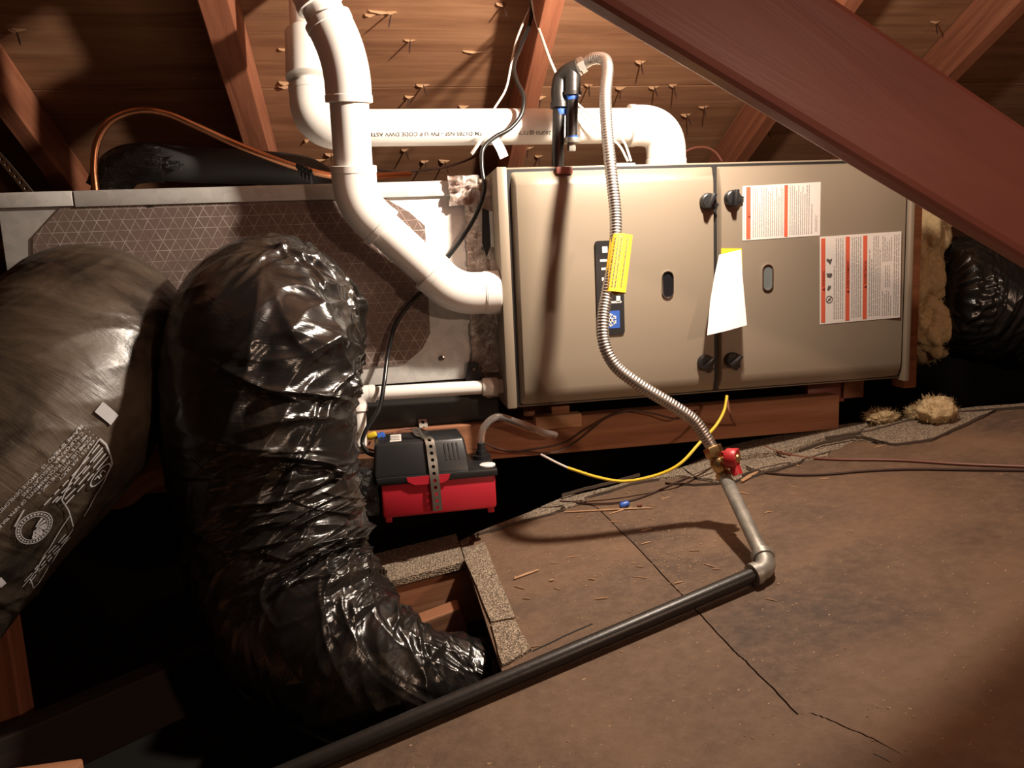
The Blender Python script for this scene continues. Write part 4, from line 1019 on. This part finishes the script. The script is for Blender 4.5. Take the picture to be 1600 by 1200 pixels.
wire('hanging_wire', 'pale wire draped beside the black cord against the rafter shadow', PX([(829, 10, .30), (808, 60, .26), (798, 105, .2), (790, 140, .2), (772, 170, .2)]), .0024, 'white_wire')
wire('control_wire', 'upper white control wire crossing the exhaust pipe to the furnace top', PX([(902, 162, .09), (925, 182, .07), (955, 200, .07), (975, 222, .07), (986, 252, .07)]), .0024, 'white_wire')
wire('control_wire', 'lower white control wire crossing the exhaust pipe to the furnace top', PX([(900, 170, .09), (930, 198, .07), (950, 212, .07), (968, 228, .07), (981, 252, .07)]), .0024, 'white_wire')
c = P(975, 257, .04); o = MB().box((c.x-.028, .03, ZO+FHt), (c.x+.020, .06, ZO+FHt+.007), .002).build('cable_clamp', 'white_plastic'); tag(o, 'white plastic cable clamp on the furnace top edge', 'clamp')
wire('dark_cable', 'thin dark cable sagging along the roof behind the coil cabinet', PX([(575, 262, .6), (620, 268, .6), (690, 262, .6), (730, 250, .55), (752, 236, .45)]), .003, 'dark_wire')
wire('copper_wire', 'thin brown wire arching behind the exhaust elbow', PX([(1068, 238, .4), (1085, 231, .4), (1105, 231, .4), (1118, 238, .4), (1128, 252, .4)]), .003, 'brown_wire')
wire('yellow_wire', 'yellow wire sagging below the furnace over the floor edge', PX([(1136, 618, -.01), (1132, 640, -.02), (1120, 663, -.03), (1095, 690, -.05), (1062, 725, -.06), (1030, 741, -.05), (975, 752, -.035), (935, 746, -.02), (887, 731, .0)]), .0030, 'yellow_wire')
wire('bare_wire', 'pale stripped wire end beyond the yellow wire', PX([(887, 731, .0), (868, 722, .01), (845, 710, .03)]), .0024, 'white_wire')
wire('thermostat_wire', 'brown wire dropping from the furnace and running right over the floor', PX([(1136, 622, -.01), (1140, 645, -.03)]) + [F(x, y, .003) for x, y in ((1165, 678), (1200, 700), (1240, 712), (1290, 717), (1400, 719), (1500, 725), (1600, 729), (1700, 733))], .0024, 'brown_wire')
wire('thermostat_wire', 'darker brown wire lying nearest along the right floor', [F(x, y, .003) for x, y in ((1190, 738), (1240, 742), (1290, 741), (1350, 736), (1420, 733), (1520, 734), (1600, 735), (1700, 736))], .0022, 'dark_wire')
wire('floor_wire', 'dark wire lying over the torn floor edge below the yellow wire', [F(x, y, .003) for x, y in ((875, 783), (930, 787), (980, 783), (1020, 770), (1060, 752), (1090, 740), (1130, 725))], .0018, 'dark_wire')
wire('twisted_wire', 'dark twisted wire pinned along the joist face', PX([(770, 700, .03), (800, 706, .035), (830, 702, .04), (880, 692, .05), (920, 668, .05), (975, 642, .045), (1020, 646, .04), (1060, 654, .03), (1090, 640, .02)]), .0019, 'dark_wire')
wire('twisted_wire', 'second dark wire looping below the furnace from pump to joist', PX([(752, 690, .0), (785, 703, .02), (825, 706, .035), (870, 706, .045), (900, 690, .05), (950, 652, .05), (985, 641, .045)]), .0017, 'dark_wire')
# white J-hook on the exhaust pipe
hk = [P(737, 247, .09), P(748, 226, .085), P(757, 208, .08), P(764, 205, .08), P(768, 212, .075)]
hs = spline([P(752, 206, .09), P(760, 204, .085), P(772, 216, .08), P(782, 232, .08), P(788, 246, .078)], .004)
mb = MB(); wv = (RGT*.75 + UPV*.35).normalized()*.0085
for i in range(len(hs)-1): mb.add([hs[i]-wv, hs[i]+wv, hs[i+1]+wv, hs[i+1]-wv], [(0, 1, 2, 3)]); mb.add([hs[i]-wv+Vector((0, .0018, 0)), hs[i]+wv+Vector((0, .0018, 0)), hs[i+1]+wv+Vector((0, .0018, 0)), hs[i+1]-wv+Vector((0, .0018, 0))], [(3, 2, 1, 0)])
h2 = spline([P(760, 204, .085), P(754, 214, .075), P(744, 230, .075), P(737, 240, .08)], .004)
jh = thing('pipe_hook', 'white plastic hook strap dangling below the exhaust pipe', 'pipe hook', P(765, 250, .08))
mb.build('hook_strap', 'white_plastic', jh); MB().tube(h2, .0045, 8, flat=.5).build('hook_tail', 'white_plastic', jh)
# papers on the coil cabinet
for k_, q in enumerate(((545, 282, 640, 272), (575, 281, 652, 275))):
    a_, b_ = P(q[0], q[1], .25), P(q[2], q[3], .25)
    o = MB().prism([Vector((a_.x, .2, zt+.006+k_*.003)), Vector((b_.x, .2, zt+.016-k_*.004)), Vector((b_.x, .4, zt+.016-k_*.004)), Vector((a_.x, .4, zt+.006+k_*.003))], Vector((0, 0, .0015))).build('paper_booklet', 'paper')
    tag(o, ('lower' if k_ == 0 else 'upper') + ' white booklet lying on the coil cabinet top', 'paper')

# ------------------------------------------------------------------ insulation
def fluff(name, label, c, rad, seed, material='fg', n=40):
    parent = None if label else dr
    rr = np.random.default_rng(seed); bm = bmesh.new(); bmesh.ops.create_icosphere(bm, subdivisions=5, radius=1)
    ks = rr.normal(size=(26, 3))*np.array([3.2]*3); ph = rr.random(26)*6.28
    for v in bm.verts:
        d = np.array(v.co); h = 1+.06*np.sin(ks @ d*1.3+ph).sum()/2.2 + .022*np.sin((ks*2.6) @ d+ph*2).sum()/2 + .010*np.sin((ks*7) @ d+ph*3).sum()/2; v.co = Vector(c) + Vector((d[0]*rad[0]*h, d[1]*rad[1]*h, d[2]*rad[2]*h))
    bm.verts.index_update(); mb = MB().add([v.co for v in bm.verts], [[v.index for v in f.verts] for f in bm.faces]); bm.free()
    o = mb.build(name, material, parent, sharp=180)
    fb = MB(); C_ = Vector(c)
    for _ in range(700):
        d = Vector(rr.normal(size=3)).normalized(); p_ = C_ + Vector((d.x*rad[0], d.y*rad[1], d.z*rad[2]))*rr.uniform(.9, 1.02)
        t_ = (d*.6 + Vector(rr.normal(size=3))*.7).normalized(); L_ = rr.uniform(.006, .016); w_ = t_.cross(Vector((.3, .8, .5))).normalized()*.0005
        q_ = p_ + t_*L_*.5; e_ = q_ + (t_ + Vector(rr.normal(size=3))*.5).normalized()*L_*.5
        fb.add([p_-w_, p_+w_, q_+w_, q_-w_, e_], [(0, 1, 2, 3), (3, 2, 4)])
    fo = fb.build('fiber_fuzz', material, o if label else dr, smooth=False); fo['kind'] = 'stuff'
    return tag(o, label, 'insulation') if label else o
fluff('insulation_tuft', 'largest beige insulation tuft on the floor edge right of the furnace', F(1462, 640, .028), (.040, .035, .026), 1)
fluff('insulation_tuft', 'flat beige insulation tuft left of the largest one', F(1378, 651, .012), (.036, .03, .013), 2)
fluff('insulation_tuft', 'small beige insulation tuft touching the largest one', F(1432, 645, .014), (.018, .02, .014), 3)
fluff('insulation_blanket', None, P(1440, 350, .30), (.060, .06, .110), 4)
fluff('insulation_blanket', None, P(1448, 515, .29), (.065, .06, .085), 5)
fluff('insulation_blanket', None, P(1438, 430, .30), (.05, .05, .10), 6)
# ------------------------------------------------------------------ lower left: hose, studs, joists
wire('tan_hose', 'tan hose curving in the dark between the two big ducts', PX([(120, 770, .0), (165, 782, .0), (195, 779, .0), (225, 756, .0), (265, 742, .0), (310, 745, .02)]), .0155, 'tan_hose', 'hose', 16)
o = lumber('ceiling_joist', P(150, 720, .25)-Vector((.6, 0, 0)), P(300, 720, .25)+Vector((.5, 0, -.01)), .04, .12, (0, 0, 1), 'rafter'); tag(o, 'dark red joist behind the tan hose between the ducts', 'joist')
q = P(22, 1080, -.28)
o = lumber('wall_stud', Vector((q.x-.03, -.28, 0)), Vector((q.x-.03, -.28, q.z+.16)), .09, .04, (0, 1, 0), 'rafter'); tag(o, 'short red-brown stud below the left duct at the frame edge', 'stud')
q0, q1 = P(150, 1135, -.32), P(380, 1045, -.2)
o = lumber('ceiling_joist', q0-Vector((.2, .1, .02)), q1+Vector((.1, .08, .02)), .04, .09, (0, 0, 1), 'shade_wood'); tag(o, 'dark joist edge crossing the pit left of the middle duct', 'joist')
q = P(60, 1195, -.5)
o = MB().box((q.x-.3, -.78, q.z-.02), (P(132, 1192, -.5).x, -.50, q.z+.002), .004).build('plywood_scrap', 'joist'); tag(o, 'plywood scrap edge at the bottom left corner', 'plywood')

# ------------------------------------------------------------------ debris on the floor
def stick(px0, py0, px1, py1, r, label, name='wood_stick', material='pale_wood', group=None, h=.0):
    a_, b_ = F(px0, py0, r+h), F(px1, py1, r+h); o = MB().tube([a_, a_.lerp(b_, .5)+Vector((0, .0006, 0)), b_], [r*.7, r, r*.5], 5).build(name, material, sharp=20); return tag(o, label, 'wood splinter', group)
stick(882, 800, 1020, 793, .0022, 'longest thin wood stick lying beside the blue wire nut')
stick(952, 803, 988, 792, .0015, 'short wood stick crossing the longest stick by the wire nut')
stick(1158, 752, 1184, 737, .0042, 'thick pale wood chunk beside the red valve handle')
stick(803, 904, 842, 890, .0024, 'pale splinter on the floor right of the roof hole')
stick(858, 907, 866, 906, .0018, 'tiny pale splinter right of the longer one by the hole')
c = F(976, 789, .007); o = MB().lathe(c+Vector((-.009, 0, -.001)), c+Vector((.009, .003, .002)), [(0, .0042), (.25, .0066), (.9, .0058), (1, .004)], 12).build('wire_nut', 'blue_plastic'); tag(o, 'blue wire nut lying on the old roof floor', 'wire nut')
c = F(999, 790, .004); o = MB().lathe(c+Vector((-.004, 0, 0)), c+Vector((.004, 0, .001)), [(0, .003), (1, .0036)], 8).build('staple_bit', 'brown_wire'); tag(o, 'small dark brown bit beside the blue wire nut', 'scrap')
rr = random.Random(21); G_ = 'small wood splinters scattered on the floor'
spots = [(812, 918), (823, 935), (835, 1010), (800, 975), (905, 808), (1020, 812), (1010, 828), (990, 880), (1000, 885), (925, 905), (1110, 884), (1120, 889), (1148, 834), (1205, 937), (1375, 697), (1288, 748), (1246, 727), (1160, 770), (1020, 790), (1000, 902), (980, 770), (1040, 778), (960, 815), (1085, 860), (870, 920), (1200, 800), (1330, 830), (895, 870), (940, 935), (1060, 910), (1010, 848), (866, 880), (1240, 760), (1150, 712)]
for x, y in spots:
    a = rr.uniform(-.7, .5); L = rr.uniform(4, 12)
    stick(x-L*math.cos(a), y+L*math.sin(a)*.5, x+L*math.cos(a), y-L*math.sin(a)*.5, rr.uniform(.0007, .0014), 'small pale wood splinter lying on the brown old roof floor', 'wood_splinter', 'pale_wood', G_)
mb = MB()
for _ in range(420):
    x, y = rr.gauss(1010, 110), rr.gauss(855, 55)
    if y < 790 or x < 800 or x > 1400: continue
    c = F(x, y, .0008); s = rr.uniform(.0006, .0016); a = rr.random()*3.14; u = Vector((math.cos(a), math.sin(a), FS*math.cos(a)))*s; v = Vector((-math.sin(a), math.cos(a), 0))*s*.5
    mb.add([c-u-v, c+u-v, c+u+v, c-u+v, c+fn_*s*.6], [(0, 1, 4), (1, 2, 4), (2, 3, 4), (3, 0, 4), (3, 2, 1, 0)])
for _ in range(160):
    x, y = rr.uniform(850, 1600), rr.uniform(760, 1190)
    c = F(x, y, .0008); s = rr.uniform(.0005, .0013); a = rr.random()*3.14; u = Vector((math.cos(a), math.sin(a), FS*math.cos(a)))*s; v = Vector((-math.sin(a), math.cos(a), 0))*s*.5
    mb.add([c-u-v, c+u-v, c+u+v, c-u+v, c+fn_*s*.6], [(0, 1, 4), (1, 2, 4), (2, 3, 4), (3, 0, 4), (3, 2, 1, 0)])
o = mb.build('sawdust', 'pale_wood', smooth=False); tag(o, 'pale sawdust and grit scattered over the old roof floor', 'sawdust'); o['kind'] = 'stuff'
